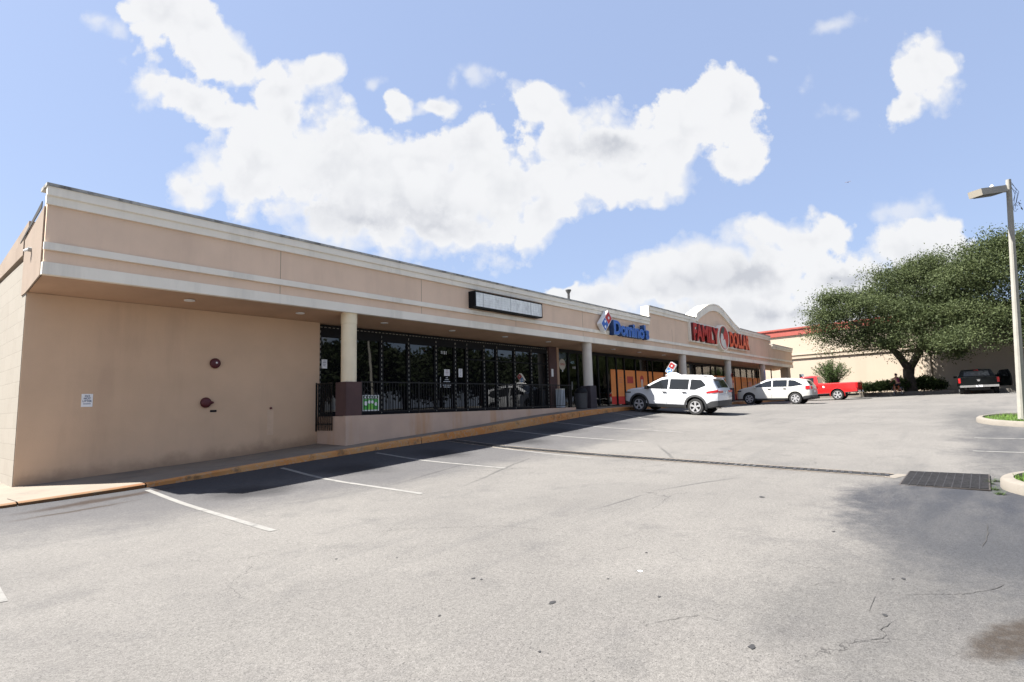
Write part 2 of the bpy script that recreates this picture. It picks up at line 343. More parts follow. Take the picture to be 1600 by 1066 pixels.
# ground sheet
def asphalt():
    m = bpy.data.materials.new('asphalt'); m.use_nodes = True; t = NT(m); bs = t.n['Principled BSDF']
    co = t.new('ShaderNodeTexCoord').outputs['Object']
    brk = t.noise(co, 5.5, 8, .72)
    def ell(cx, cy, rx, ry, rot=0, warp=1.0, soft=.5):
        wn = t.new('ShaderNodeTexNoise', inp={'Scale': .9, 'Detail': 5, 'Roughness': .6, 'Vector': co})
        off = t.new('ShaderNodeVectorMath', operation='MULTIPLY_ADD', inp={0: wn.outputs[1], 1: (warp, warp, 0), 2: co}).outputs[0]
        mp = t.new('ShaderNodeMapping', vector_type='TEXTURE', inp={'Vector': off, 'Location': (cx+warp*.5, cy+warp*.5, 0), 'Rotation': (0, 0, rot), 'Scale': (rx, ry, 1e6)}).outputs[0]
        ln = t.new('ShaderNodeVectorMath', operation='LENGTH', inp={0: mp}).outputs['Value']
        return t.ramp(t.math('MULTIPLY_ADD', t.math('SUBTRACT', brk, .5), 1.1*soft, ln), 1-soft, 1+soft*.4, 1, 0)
    fine = t.noise(co, 150, 2, .6); mid = t.noise(co, 28, 4, .7); big = t.noise(co, .35, 5, .6); med = t.noise(co, 1.7, 6, .65)
    vor = t.new('ShaderNodeTexVoronoi', feature='F1', inp={'Vector': co, 'Scale': 115, 'Randomness': 1}).outputs['Color']
    stone = t.new('ShaderNodeSeparateColor', inp={0: vor}).outputs[0]
    base = t.mix(t.ramp(big, .35, .65), (.110, .105, .099), (.128, .122, .114))
    base = t.mix(t.ramp(med, .5, .75, 0, .45), base, (.072, .070, .069))
    # streaks of tyre wear along the aisle
    mp = t.new('ShaderNodeMapping', inp={'Vector': co, 'Rotation': (0, 0, .12), 'Scale': (.16, 1.5, 1)}).outputs[0]
    base = t.mix(t.ramp(t.noise(mp, 1.0, 6, .6), .52, .75, 0, .40), base, (.068, .067, .067))
    streak = t.ramp(t.noise(t.new('ShaderNodeMapping', inp={'Vector': co, 'Rotation': (0, 0, .9), 'Scale': (.5, 2.2, 1)}).outputs[0], 1.1, 6, .65), .30, .66, .70, 1)
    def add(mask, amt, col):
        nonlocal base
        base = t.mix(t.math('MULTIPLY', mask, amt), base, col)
    # newer, darker asphalt by the stalls and round the drain grate; kerb band is painted shade
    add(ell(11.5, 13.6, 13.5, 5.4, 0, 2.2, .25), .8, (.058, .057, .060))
    add(ell(11.5, 13.4, 10.5, 2.6, 0, 1.4, .3), .75, (.030, .031, .036))  # darkens the base colour where the canopy's shadow falls along the kerb
    add(t.math('MULTIPLY', streak, ell(9.2, .1, 3.6, 1.7, .1, 1.6, .35)), 1.0, (.026, .028, .034))
    add(t.math('MULTIPLY', streak, ell(7.0, .1, 2.6, 1.3, .3, 1.8, .6)), .7, (.040, .041, .044))
    add(t.math('MULTIPLY', streak, ell(4.9, .6, 1.9, 1.2, .3, 1.4, .8)), .55, (.042, .042, .043))
    add(t.math('MULTIPLY', streak, ell(17.5, -.6, 6.5, 1.3, .03, 1.5, .6)), .85, (.036, .037, .041))
    add(t.math('MULTIPLY', streak, ell(26, .3, 6.5, 1.1, .0, 2.0, .8)), .7, (.045, .046, .048))
    for k in range(9):                                    # oil spots in the stalls
        cxk = 5.2+2.75*k+random.uniform(-.4, .4)
        add(ell(cxk, 11.2+random.uniform(-.4, .5), .75, .95, random.random(), .9, .8), .75, (.013, .013, .015))
    add(ell(3.1, 12.55, 1.3, .20, .12, .5, .7), .95, (.022, .014, .010))   # leaf litter and rust by the kerb
    add(ell(2.6, 11.9, .9, .10, .12, .5, .7), .85, (.028, .020, .015))
    for (a, b, l, w_, r_) in ((8.3, 9.2, 1.5, .05, .25), (9.2, 8.1, 2.1, .045, .35), (7.6, 4.3, .8, .03, -.1), (9.6, 3.9, 1.1, .04, -.35), (25, 4.0, 1.2, .06, -1.1), (31, 3.5, 1.4, .08, -1.1), (13.2, 6.2, 1.4, .05, .6)):
        add(ell(a, b, l, w_, r_, .15, .9), .6, (.032, .032, .033))
    # cracks
    cw = t.new('ShaderNodeTexNoise', inp={'Scale': 1.3, 'Detail': 5, 'Roughness': .65, 'Vector': co})
    wv = t.new('ShaderNodeVectorMath', operation='MULTIPLY_ADD', inp={0: cw.outputs[1], 1: (.9, .9, 0), 2: co}).outputs[0]
    ed = t.new('ShaderNodeTexVoronoi', feature='DISTANCE_TO_EDGE', inp={'Vector': wv, 'Scale': .42}).outputs['Distance']
    cr = t.math('MULTIPLY', t.ramp(ed, .0006, .003, 1, 0), t.ramp(t.noise(co, .45, 3), .56, .64))
    cr2 = t.math('MULTIPLY', t.ramp(ed, .0, .006, 1, 0), ell(6, .1, 4, 1.6, .1, .5, .5))
    base = t.mix(t.math('MULTIPLY', cr, .6), base, (.018, .018, .018))
    
    # puddle residue bottom right
    pud = t.math('MULTIPLY', ell(4.95, .0, .55, .17, -.45, .6, .5), t.ramp(t.noise(co, 14, 5, .6), .3, .55, .55, 1))
    add(pud, .85, (.026, .019, .013))
    wet = ell(4.72, -.10, .22, .07, -.45, .3, .3)
    # grain
    gsep = t.math('ADD', t.math('MULTIPLY', t.ramp(fine, .3, .7, 0, 1), .5), t.math('MULTIPLY', stone, .5))
    k = t.ramp(gsep, .1, .9, .70, 1.32, False)
    k2 = t.math('MULTIPLY', k, t.ramp(mid, .3, .7, .88, 1.12))
    col = t.new('ShaderNodeVectorMath', operation='SCALE', inp={0: base, 3: k2}).outputs[0]
    spk = t.math('MULTIPLY', t.ramp(t.noise(co, 60, 0), .72, .78), .5)
    col = t.mix(spk, col, (.02, .02, .02))
    t.l.new(col, bs.inputs['Base Color'])
    t.l.new(t.math('SUBTRACT', .92, t.math('ADD', t.math('MULTIPLY', pud, .15), t.math('MULTIPLY', wet, .72), clamp=True)), bs.inputs['Roughness']); bs.inputs['Specular IOR Level'].default_value = .25
    h = t.math('SUBTRACT', t.math('ADD', gsep, t.math('MULTIPLY', mid, .6)), t.math('MULTIPLY', cr, 2.0))
    bn = t.new('ShaderNodeBump', inp={'Strength': .45, 'Distance': .006, 'Height': h}); t.l.new(bn.outputs[0], bs.inputs['Normal'])
    return m
M['asphalt'] = asphalt()
def axis(lo, hi, step, far):
    a = list(np.arange(lo, hi+1e-6, step)); v = hi; s = step
    out = []
    while v < far: s *= 1.35; v += s; out.append(v)
    v = lo; s = step; pre = []
    while v > -far: s *= 1.35; v -= s; pre.append(v)
    return pre[::-1]+a+out
gx = axis(-6, 66, .5, 700); gy = axis(-12, 13.5, .5, 700)
V = [(x, y, G(x, y)) for y in gy for x in gx]; nx = len(gx)
Fs = [(j*nx+i, j*nx+i+1, (j+1)*nx+i+1, (j+1)*nx+i) for j in range(len(gy)-1) for i in range(nx-1)]
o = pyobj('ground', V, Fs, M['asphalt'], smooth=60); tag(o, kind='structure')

def strip(name, p0, p1, w, mt, dz=.005, step=.3, kind='structure', parent=None):
    p0, p1 = Vector((*p0, 0)), Vector((*p1, 0)); d = p1-p0; n = max(2, int(d.length/step)); s = Vector((-d.y, d.x, 0)).normalized()*w/2
    V = []; Fs = []
    for i in range(n+1):
        c = p0+d*i/n
        for q in (c-s, c+s): V.append((q.x, q.y, G(q.x, q.y)+dz))
    for i in range(n): Fs.append((2*i, 2*i+1, 2*i+3, 2*i+2))
    o = pyobj(name, V, Fs, mt, parent)
    if kind and parent is None: tag(o, kind=kind)
    return o
# painted stall lines (kerb end, aisle end)
for a, b in (((230, 766), (427, 830)), ((440, 731.5), (660, 772)), ((588, 708), (790, 732)), ((708, 689), (922, 716)), ((792, 673), (1008, 691)), ((864, 660), (1068, 676)), ((926, 649), (1020, 656))):
    strip('parking_line', gpx(*a), gpx(*b), .10, M['line'])
for a, b in (((25.6, 12.9), (25.5, 7.7)), ((1.25, 12.6), (1.02, 7.12))): strip('parking_line', a, b, .10, M['line'])
for x in (16.1, 18.8): strip('parking_line', (x, .35), (x+.1, -5.2), .10, M['line'])

crk = mat('crack_dark', (.030, .029, .028), .95)  # dark tone of the asphalt cracks
for path, w in (([(1000, 981), (1030, 972), (1062, 966), (1090, 962), (1115, 968), (1142, 975)], .007), ([(1322, 1006), (1352, 1002), (1380, 999), (1386, 992), (1376, 985), (1390, 975), (1404, 969)], .009), ([(1356, 957), (1362, 944), (1373, 927)], .006),
                ([(1410, 930), (1450, 929), (1500, 929), (1540, 924), (1556, 920), (1576, 911)], .009), ([(1541, 818), (1545, 834), (1538, 850), (1530, 862)], .016), ([(1553, 884), (1560, 895), (1556, 908)], .010), ([(1262, 915), (1290, 912), (1328, 908)], .006),
                ([(590, 832), (650, 826), (720, 824), (790, 822), (860, 829)], .008), ([(1180, 800), (1215, 802), (1250, 806)], .008), ([(1385, 842), (1400, 838), (1420, 834)], .006), ([(905, 872), (960, 862), (1000, 850)], .005)):
    pts = []
    for (a, c) in zip(path, path[1:]):
        n = max(2, int(math.dist(a, c)/5))
        for i in range(n): pts.append(gpx(a[0]+(c[0]-a[0])*i/n+random.uniform(-1.3, 1.3), a[1]+(c[1]-a[1])*i/n+random.uniform(-.9, .9)))
    V = []; Fs = []
    for i, p in enumerate(pts):
        q0, q1 = Vector(pts[max(0, i-1)]), Vector(pts[min(len(pts)-1, i+1)]); d = (q1-q0).normalized(); nn = Vector((-d.y, d.x))*w*.42*random.uniform(.15, 1)*min(1, i/2+.1, (len(pts)-1-i)/2+.1)
        for sg_ in (-1, 1): x, y = p[0]+nn.x*sg_, p[1]+nn.y*sg_; V.append((x, y, G(x, y)+.0045))
    for i in range(len(pts)-1): Fs.append((2*i, 2*i+1, 2*i+3, 2*i+2))
    o = pyobj('asphalt_crack', V, Fs, crk); tag(o, kind='structure')

oil = mat('oil_mark', (.018, .018, .019), .8)
for (px_, py_, rr_) in ((862, 942, .028), (1030, 933, .014), (1175, 1011, .03), (1383, 962, .022), (740, 904, .02), (752, 906, .015), (686, 963, .012), (950, 905, .012), (1190, 777, .05), (1302, 831, .02), (1412, 905, .02), (620, 872, .014), (1010, 864, .014), (843, 1019, .012), (1395, 905, .012), (525, 874, .015)):
    cx_, cy_ = gpx(px_, py_); V = []
    for k in range(9): a = 2*PI*k/9; q = rr_*random.uniform(.6, 1.3); x, y = cx_+q*math.cos(a)*1.3, cy_+q*math.sin(a)*.8; V.append((x, y, G(x, y)+.0045))
    o = pyobj('oil_spot', V, [tuple(range(9))], oil); tag(o, kind='structure')

# ------------------------------------------------------------------ sidewalk and kerb
KX = list(np.arange(-1.0, 59.01, .5))
def wallz(x): return max(ktop(x)+.015, _sm(WT_, x))
def sidewalk():
    V = []; Fs = []
    ys = [KY+.15, 13.9, 14.7, 15.48]
    for x in KX:
        for y in ys:
            t = (y-ys[0])/(ys[-1]-ys[0]); V.append((x, y, ktop(x)+(wallz(x)-ktop(x))*t))
    n = len(ys)
    for i in range(len(KX)-1):
        for j in range(n-1): Fs.append((i*n+j, (i+1)*n+j, (i+1)*n+j+1, i*n+j+1))
    # walk beside the end wall
    b = len(V)
    for y in (15.48, 20, 40):
        for x in (-1.0, 0.5, 2.27): V.append((x, y, wallz(x)))
    for j in range(2):
        for i in range(2): Fs.append((b+3*j+i, b+3*j+i+1, b+3*(j+1)+i+1, b+3*(j+1)+i))
    return V, Fs
V, Fs = sidewalk(); o = pyobj('sidewalk', V, Fs, M['conc'], smooth=40); tag(o, kind='structure')
def kerb(x0, x1):
    V = []; Fs = []; xs = np.arange(x0, x1+1e-6, (x1-x0)/max(1, round((x1-x0)/.5)))
    for x in xs:
        g = G(x, KY); h = kh(x)
        for (y, z) in ((KY-.02, g-.1), (KY-.01, g+h*.75), (KY+.03, g+h), (KY+.155, g+h+.001)): V.append((x, y, z))
    for i in range(len(xs)-1):
        for j in range(3): Fs.append((4*i+j, 4*i+j+1, 4*i+5+j, 4*i+4+j))
    return V, Fs
ks = [-1.0, 2.02, 4.0, 11.3, 20.0, 29.5, 39.0, 48.5, 59.0]
for a, b in zip(ks, ks[1:]):
    V, Fs = kerb(a+.012, b-.012); o = pyobj('kerb', V, Fs, M['kerbsunlit'] if b < 5 else M['kerbpaint'], smooth=50); tag(o, kind='structure')
# score joints in the walk
for x in (2.05, 5.2, 8.3, 11.4, 14.4, 17.4, 20.4):
    V = []; 
    for y in (KY+.16, 13.9):
        t = (y-KY-.15)/(15.48-KY-.15)
        for dx in (-.006, .006): V.append((x+dx-(y-KY)*.12, y, ktop(x)+(wallz(x)-ktop(x))*t+.004))
    o = pyobj('sidewalk_joint', V, [(0, 1, 3, 2)], M['void']); tag(o, kind='structure')

# ------------------------------------------------------------------ shop building
XL, XR = 2.27, 58.7; YF = 14.0; YW = 15.5; ZS = 2.88; SB = 2.70; XE = 53.5
bld = thing('shop_building', 'long low tan stucco strip mall with cream bands and a canopy on columns', 'building', (XL, YW, -1.5))
OFF = Vector((XL, YW, -1.5))
def part(name, bm, mt, parent=None, smooth=None, bevel=0):
    par = parent or bld
    off = OFF
    bmesh.ops.translate(bm, verts=bm.verts, vec=-off) if parent is None else None
    return obj(name, bm, mt, par, smooth, bevel=bevel)
def bpart(name, bm, mt, parent, off, smooth=None):
    bmesh.ops.translate(bm, verts=bm.verts, vec=-Vector(off)); return obj(name, bm, mt, parent, smooth)
ZB = -1.9
# end wall (sunlit block wall) and side of canopy
part('end_wall', bx(XL-.01, XL+.2, YW+.02, 34, ZB, 3.5), M['block'])
part('front_wall', bx(XL+.002, 9.2, YW, YW+.2, ZB, SB+.02), M['tanwall'])
part('canopy_side', prism(B(), [(YF+.132, ZS-.02), (YW+.015, SB+.004), (YW+.45, SB+.004), (YW+.45, 3.95), (YF+.132, 4.28)], 'x', XL-.03, XL-.001), M['block2'])
part('end_coping', prism(B(), [(YW+.452, 3.62), (34, 3.40), (34, 3.72), (YW+.452, 3.95)], 'x', XL-.05, XL+.2), M['block2'])
part('end_parapet', prism(B(), [(YW+.2, 3.96), (20, 3.76), (20, 3.95), (YW+.2, 4.35)], 'x', XL-.02, XL+.2), M['block2'])
part('end_flashing', prism(B(), [(YF+.30, 4.28), (YW+.9, 3.97), (YW+.9, 4.00), (YF+.30, 4.42)], 'x', XL-.045, XL-.031), M['void'])
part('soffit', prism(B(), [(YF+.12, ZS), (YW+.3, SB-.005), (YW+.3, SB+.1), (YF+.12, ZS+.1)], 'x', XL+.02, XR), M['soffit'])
part('fascia', bx(XL, XR, YF+.03, YF+.25, ZS+.05, 4.55), M['tan'])
part('lower_band', bx(XL-.02, XR+.01, YF-.012, YF+.13, ZS-.02, 3.11), M['cream'])
part('middle_band', bx(XL-.02, XR+.01, YF-.035, YF+.035, 3.36, 3.51), M['cream'])
for k in range(11):
    x = XL+4.88*(k+1)
    part('fascia_joint', bx(x-.006, x+.006, YF+.026, YF+.0295, 3.52, 4.28), M['shade']); part('fascia_joint', bx(x-.006, x+.006, YF+.026, YF+.0295, 3.12, 3.35), M['shade'])
def cornice(x0, x1, z):     # z = top
    b = B()
    prism(b, [(YF+.035, z-.42), (YF-.03, z-.42), (YF-.03, z-.26), (YF-.075, z-.24), (YF-.075, z-.06), (YF+.035, z-.06)], 'x', x0, x1)
    part('cornice', b, M['cream'])
    part('roof_cap', prism(B(), [(YF-.10, z-.062), (YF-.10, z-.0), (YF+.45, z+.01), (YF+.45, z-.062)], 'x', x0-.02, x1+.02), M['cap'])
    return
cornice(XL-.03, 28.55, 4.71)
cornice(52.0, XR+.02, 4.76)
part('raised_fascia', bx(28.6, 51.5, YF+.04, YF+.30, 4.3, 5.3), M['tan'])
cornice(28.58, 35.2, 5.38); cornice(43.6, 51.55, 5.42)
# white returns where the parapet steps
part('parapet_return', bx(28.50, 28.575, YF-.04, YF+.45, 4.73, 5.36), M['cream'])
part('parapet_return', bx(51.56, 51.64, YF-.04, YF+.45, 4.73, 5.40), M['cream'])
b = B(); box(b, 51.62, 52.02, YF+.04, YF+.3, 4.3, 4.68); part('fascia_infill', b, M['tan'])
# gable
gp = [(35.15, 5.30), (35.35, 5.62), (36.3, 6.02), (37.4, 6.42), (38.4, 6.60), (39.3, 6.62), (40.1, 6.46), (41.2, 6.08), (42.3, 5.68), (43.65, 5.30)]
part('gable', prism(B(), gp+[(43.65, 4.4), (35.15, 4.4)], 'y', YF+.045, YF+.35), M['tan'])
def band(pts, dn0, dn1, y0, y1):
    b = B(); P = [Vector(p) for p in pts]; A = []; D = []
    for i, p in enumerate(P):
        d = (P[min(i+1, len(P)-1)]-P[max(0, i-1)]).normalized(); n = Vector((d.y, -d.x)); A.append(p+n*dn0); D.append(p+n*dn1)
    for i in range(len(P)-1):
        prism(b, [A[i], A[i+1], D[i+1], D[i]], 'y', y0, y1)
    bmesh.ops.remove_doubles(b, verts=b.verts, dist=1e-4); return b
part('gable_trim', band(gp, -.0, .42, YF-.06, YF+.044), M['cream'])
part('gable_cap', band(gp, -.07, -.001, YF-.09, YF+.7), M['cream'])
# roof and rear volume
part('roof', bx(XL+.21, XE, YF+.5, 34, 2.95, 3.4), M['cap'])
part('shop_end_wall', bx(XE-.2, XE-.001, YW+.35, 34, ZB, 2.94), M['tan'])
part('back_wall', bx(XL+.2, XE-.21, 33.8, 34, ZB, 2.94), M['block'])
# brick-coloured strip and beige post between the two shops
part('divider_wall', bx(21.05, 21.62, YW-.02, YW+.25, -.4, SB+.02), M['brown'])
part('divider_post', bx(21.62, 21.78, YW-.05, YW+.25, -.4, SB+.02), M['soffit'])
# columns
cols = [(9.42, 14.27, 'column'), (22.42, 14.27, 'colgrey'), (33.35, 14.27, 'colgrey'), (41.4, 14.27, 'colgrey'), (49.7, 14.27, 'colgrey')]
pedtop = .83
for i, (cx_, cy_, mt) in enumerate(cols):
    b = B(); lathe(b, [(.225, pedtop), (.225, 2.55), (.235, 2.56), (.235, 2.90)], 28, c=(cx_, cy_, 0))
    c = part('column', b, M[mt], smooth=40)
    b = bx(cx_-.27, cx_+.27, cy_-.27, cy_+.27, (-.15 if i == 0 else ktop(cx_)-.1), pedtop)
    bmesh.ops.translate(b, verts=b.verts, vec=-OFF)
    obj('pedestal', b, M['brown'] if i == 0 else M['greyped'], c, bevel=.01)
b = bx(57.0, 57.7, 14.05, 14.75, -.4, 2.87); part('square_pier', b, M['farwall'])
# porch
part('porch_wall', bx(9.15, 20.9, 14.0, 14.14, ZB, -.15), M['ramp'])
part('porch_wall', bx(9.15, 9.29, 14.142, YW-.002, ZB, -.16), M['ramp'])
part('porch_floor', bx(9.292, 21.0, 14.142, YW+.1, -.4, -.17), M['conc'])
# storefront
ZH = 2.62
def window(x0, x1, z0, z1, head, paneM, y=YW+.06, fr=.06, label=None, mid=None, name='window'):
    b = B(); f = fr
    box(b, x0, x0+f, y, y+.10, z0, z1); box(b, x1-f, x1, y, y+.10, z0, z1)
    box(b, x0+f+.001, x1-f-.001, y+.002, y+.098, z0, z0+f*1.4); box(b, x0+f+.001, x1-f-.001, y+.002, y+.098, z1-head, z1)
    if mid: box(b, x0+f+.001, x1-f-.001, y+.004, y+.096, mid, mid+.05)
    w = part(name, b, M['black'])
    bmesh_ = bx(x0+f*.8, x1-f*.8, y+.045, y+.057, z0+f, z1-head+.01)
    bmesh.ops.translate(bmesh_, verts=bmesh_.verts, vec=-OFF)
    obj('pane', bmesh_, paneM, w)
    return w
mull = [9.22, 11.55, 12.72, 14.02, 15.01, 15.65, 16.64, 17.43, 18.6, 19.77, 20.99]
for k, (a, c) in enumerate(zip(mull, mull[1:])):
    nm = 'door' if k in (3,) else 'window'
    w = window(a+.002, c-.002, -.17, ZH+.06, .38 if k < 6 else .30, M['panedark'], fr=.075, name=nm, mid=None if k < 3 else 1.86 if k > 4 else None)
    if nm == 'door':
        hb = bx(a+.14, a+.17, YW-.01, YW+.02, .75, 1.15); bmesh.ops.translate(hb, verts=hb.verts, vec=-OFF); obj('handle', hb, M['steel'], w)
# black backing below / behind tinted part
part('storefront_backing', bx(9.21, 21.04, YW+.22, YW+.3, -.5, SB+.02), M['void'])
m2 = [21.79, 22.74, 23.56, 24.5, 25.52, 26.45, 27.43, 28.32, 29.66, 31.21, 31.85, 33.48, 34.53, 35.63, 37.0, 38.57, 39.87, 41.49, 42.5, 44.2, 45.83, 46.66, 48.16, 49.73, 51.21, 52.67, 53.28]
for k, (a, c) in enumerate(zip(m2, m2[1:])):
    nm = 'door' if (abs(a-22.74) < .01 or abs(a-37.0) < .01 or abs(a-38.57) < .01) else 'window'
    w = window(a+.002, c-.002, ktop(a)+.0, ZH+.06, .16, M['paneclear'], fr=.055, name=nm)
    if nm == 'door':
        hb = bx(a+.12, a+.15, YW-.02, YW+.03, .7, 1.1); bmesh.ops.translate(hb, verts=hb.verts, vec=-OFF); obj('handle', hb, M['steel'], w)
# interior of the two open shops
part('interior_floor', bx(21.1, XE-.22, YW+.2, 27, -.45, -.2), M['intfloor'])
part('interior_back_wall', bx(21.1, XE-.22, 27, 27.15, -.2, 2.94), M['intwall'])
part('interior_partition', bx(21.0, 21.08, YW+.31, 27, -.2, 2.94), M['intwall'])
part('interior_partition', bx(27.3, 27.42, YW+.4, 27, -.2, 2.94), M['intwall'])
part('interior_ceiling', bx(21.1, XE-.22, YW+.31, 27, 2.75, 2.93), M['intwall'])
for x0, x1 in ((22.2, 26.8), (28, 36), (36.6, 44.6), (45.2, 52.6)):
    for yy in (17.2, 19.8, 22.6):
        lt = obj('ceiling_strip_light', bx(x0, x1, yy, yy+.14, 2.66, 2.73), M['tube'])
        sec = {22.2: 'pizza shop', 28: 'first third of the discount store', 36.6: 'middle of the discount store', 45.2: 'far end of the discount store'}[x0]
        row = {17.2: 'nearest the windows', 19.8: 'in the middle row', 22.6: 'nearest the back wall'}[yy]
        tag(lt, 'lit white strip light inside the %s, %s' % (sec, row), 'strip light', 'strip lights inside the shops')
# counter and shelves inside
s = thing('shop_counter', 'pale counter inside the pizza shop behind the glass', 'counter', (24.5, 18.6, -.2))
obj('counter_front', bx(-2.2, 2.2, 0, .12, 0, 1.0), M['paper'], s); obj('counter_top', bx(-2.25, 2.25, -.05, .6, 1.0, 1.05), M['steel'], s)
gcol = [mat('goods_%d' % i, c, .6) for i, c in enumerate(((.4, .07, .05), (.5, .4, .2), (.1, .2, .4), (.5, .5, .48), (.1, .3, .12)))]
for k, x in enumerate((30.0, 33.5, 37.5, 42, 46, 50)):
    s = thing('store_shelf', 'stocked shelf inside the discount store, number-like row %s' % '', 'shelf', (x, 18.8, -.2))
    tag(s, 'stocked grey gondola shelf inside the discount store, %s from the partition' % ('first', 'second', 'third', 'fourth', 'fifth', 'sixth')[k], 'shelf', 'shelves inside the discount store')
    b = B(); box(b, -.3, .3, 0, 6, 0, .12); box(b, -.02, .02, 0, 6, .121, 1.5)
    for z in (.5, .85, 1.2): box(b, -.28, -.021, 0, 6, z, z+.02); box(b, .021, .28, 0, 6, z, z+.02)
    obj('shelf_frame', b, M['steel'], s)
    b = B()
    for z in (.122, .522, .872, 1.222):
        for sd in (-1, 1):
            y = .1
            while y < 5.7:
                w = random.uniform(.12, .3); x0, x1 = sorted((sd*.04, sd*.26))
                box(b, x0, x1, y, y+w, z, z+random.uniform(.15, .27), random.randrange(5)); y += w+.02
    obj('goods', b, gcol, s)

# rope lights round the dark storefront frames
b = B()
y = YW+.045
def dash(x0, z0, x1, z1, n):
    for i in range(n):
        t0, t1 = i/n, (i+.5)/n
        xa, za, xb, zb = x0+(x1-x0)*t0, z0+(z1-z0)*t0, x0+(x1-x0)*t1, z0+(z1-z0)*t1
        if abs(x1-x0) > abs(z1-z0): box(b, xa, xb, y, y+.012, za-.009, za+.009)
        else: box(b, xa-.009, xa+.009, y, y+.012, za, zb)
dash(9.24, 2.60, 20.95, 2.60, 80)
for x in mull: dash(x+(.03 if x < 10 else 0), -.12, x+(.03 if x < 10 else 0), 2.58, 17)
o = obj('light_string', b, M['led']); tag(o, 'unlit white rope lights outlining the black storefront window frames', 'light string')

# railing on the porch
rl = thing('porch_railing', 'black metal balustrade on top of the porch wall', 'railing', (9.7, 14.06, -.15))
L = 20.7-9.72
obj('top_rail', bx(0, L, -.02, .02, .96, 1.0), M['blackrail'], rl); obj('bottom_rail', bx(0, L, -.018, .018, .08, .11), M['blackrail'], rl)
b = B()
for i in range(1, int(L/.115)): box(b, i*.115-.007, i*.115+.007, -.007, .007, .111, .959)
o = obj('balusters', b, M['blackrail'], rl)
for x in (0.02, 2.2, 4.4, 6.6, 8.8, L-.02): obj('post', bx(x-.022, x+.022, -.022, .022, .0, 1.02), M['blackrail'], rl)
rs = thing('side_railing', 'short black railing panel between the blank wall and the brown pedestal', 'railing', (9.10, 14.6, -.6))
b = B()
for i in range(9): box(b, -.012, .012, i*.105+.015, i*.105+.042, .03, 1.40)
obj('balusters', b, M['blackrail'], rs)
obj('top_rail', bx(-.018, .018, 0, .88, 1.401, 1.44), M['blackrail'], rs); obj('bottom_rail', bx(-.021, -.009, 0, .88, .20, .24), M['blackrail'], rs)
obj('post', bx(-.02, .02, .881, .9, 0, 1.46), M['blackrail'], rs)

# soffit downlights
names = ['first (leftmost)', 'second', 'third', 'fourth', 'fifth', 'sixth', 'seventh', 'eighth', 'ninth']
for i, x in enumerate((5.2, 8.11, 11.04, 14.07, 17.03, 19.98, 25.7, 28.57, 31.72)):
    yy = 14.72; z = ZS+(SB-ZS)*(yy-YF-.12)/(YW+.3-YF-.12)
    d = thing('recessed_light', 'round white recessed light in the canopy ceiling, %s from the left' % ['leftmost', 'second', 'third', 'fourth', 'fifth', 'sixth', 'seventh', 'eighth', 'ninth'][i], 'ceiling light', (x, yy, z-.03), 0, 'recessed lights under the canopy')
    obj('trim_ring', lathe(B(), [(.075, .0), (.12, .0), (.12, .022), (.075, .022)], 20), M['white'], d, 40)
    obj('lens', lathe(B(), [(.074, .006), (.074, .02)], 20), M['signface'], d)

# sign on the blank wall
s = thing('wall_sign', 'small white do not litter sign on the tan wall', 'sign', (3.435, YW-.012, .395))
obj('plate', bx(-.105, .105, 0, .01, -.145, .145), M['white'], s)
for i, (tx, sz, z) in enumerate((('DO', .06, .095), ('NOT', .06, .04), ('LITTER', .056, -.02))):
    t = text_mesh('lettering', tx, sz, M['darktxt'], s, extrude=.0008, offset=.001); t.location = (0, -.0035, z)
obj('small_print', bx(-.07, .07, -.003, -.0005, -.085, -.072), M['darktxt'], s)
for (x, z, lb, kk) in ((6.15, 1.34, 'round maroon alarm bell with a white centre, higher of the two', 0), (5.95, .31, 'round maroon alarm bell with a side spout, lower of the two', 1)):
    s = thing('alarm_bell', lb, 'alarm bell', (x, YW, z), 0, 'alarm bells on the blank wall')
    obj('gong', lathe(B(), [(.03, -.10), (.09, -.095), (.125, -.07), (.135, -.03), (.135, -.02), (.05, -.0)], 28, 'y'), M['redbell'], s, 50)
    if kk == 0: obj('centre_bolt', lathe(B(), [(.018, -.115), (.026, -.1005)], 12, 'y', (.01, 0, .01)), M['white'], s)
    else: obj('spout', tube(B(), [(.10, -.05, 0), (.185, -.05, -.005)], [.05, .02], 10), M['redbell'], s)
o = obj('wall_vent_hole', prism(B(), [(6.07, .06), (6.23, .06), (6.23, .115), (6.07, .115)], 'y', YW-.012, YW-.001), M['void']); tag(o, 'small dark outlet in the tan wall below the lower bell', 'outlet')
o = thing('hose_bib', 'small rusty tap stub on the tan wall above a pale water stain', 'tap', (7.69, YW-.002, .13))
obj('valve', lathe(B(), [(.025, -.05), (.03, -.02), (.03, 0)], 10, 'y'), M['redbell'], o)
o = obj('water_stain', bx(7.60, 7.78, YW-.0035, YW-.0005, -.62, .09), mat('stain', (.62, .445, .305), .9, var=.04, vscale=6), bld); o.location = -OFF

# security camera on the end wall
s = thing('security_camera', 'small grey camera bracket high on the pale end wall under the roof edge', 'camera', (XL-.03, 15.15, 3.58))
obj('mount', lathe(B(), [(.05, -.06), (.05, 0)], 12, 'x'), M['steel'], s)
obj('camera_body', tube(B(), [(-.05, 0, 0), (-.07, .03, -.01), (-.09, .10, -.02)], [.02, .03, .03], 10), M['white'], s)

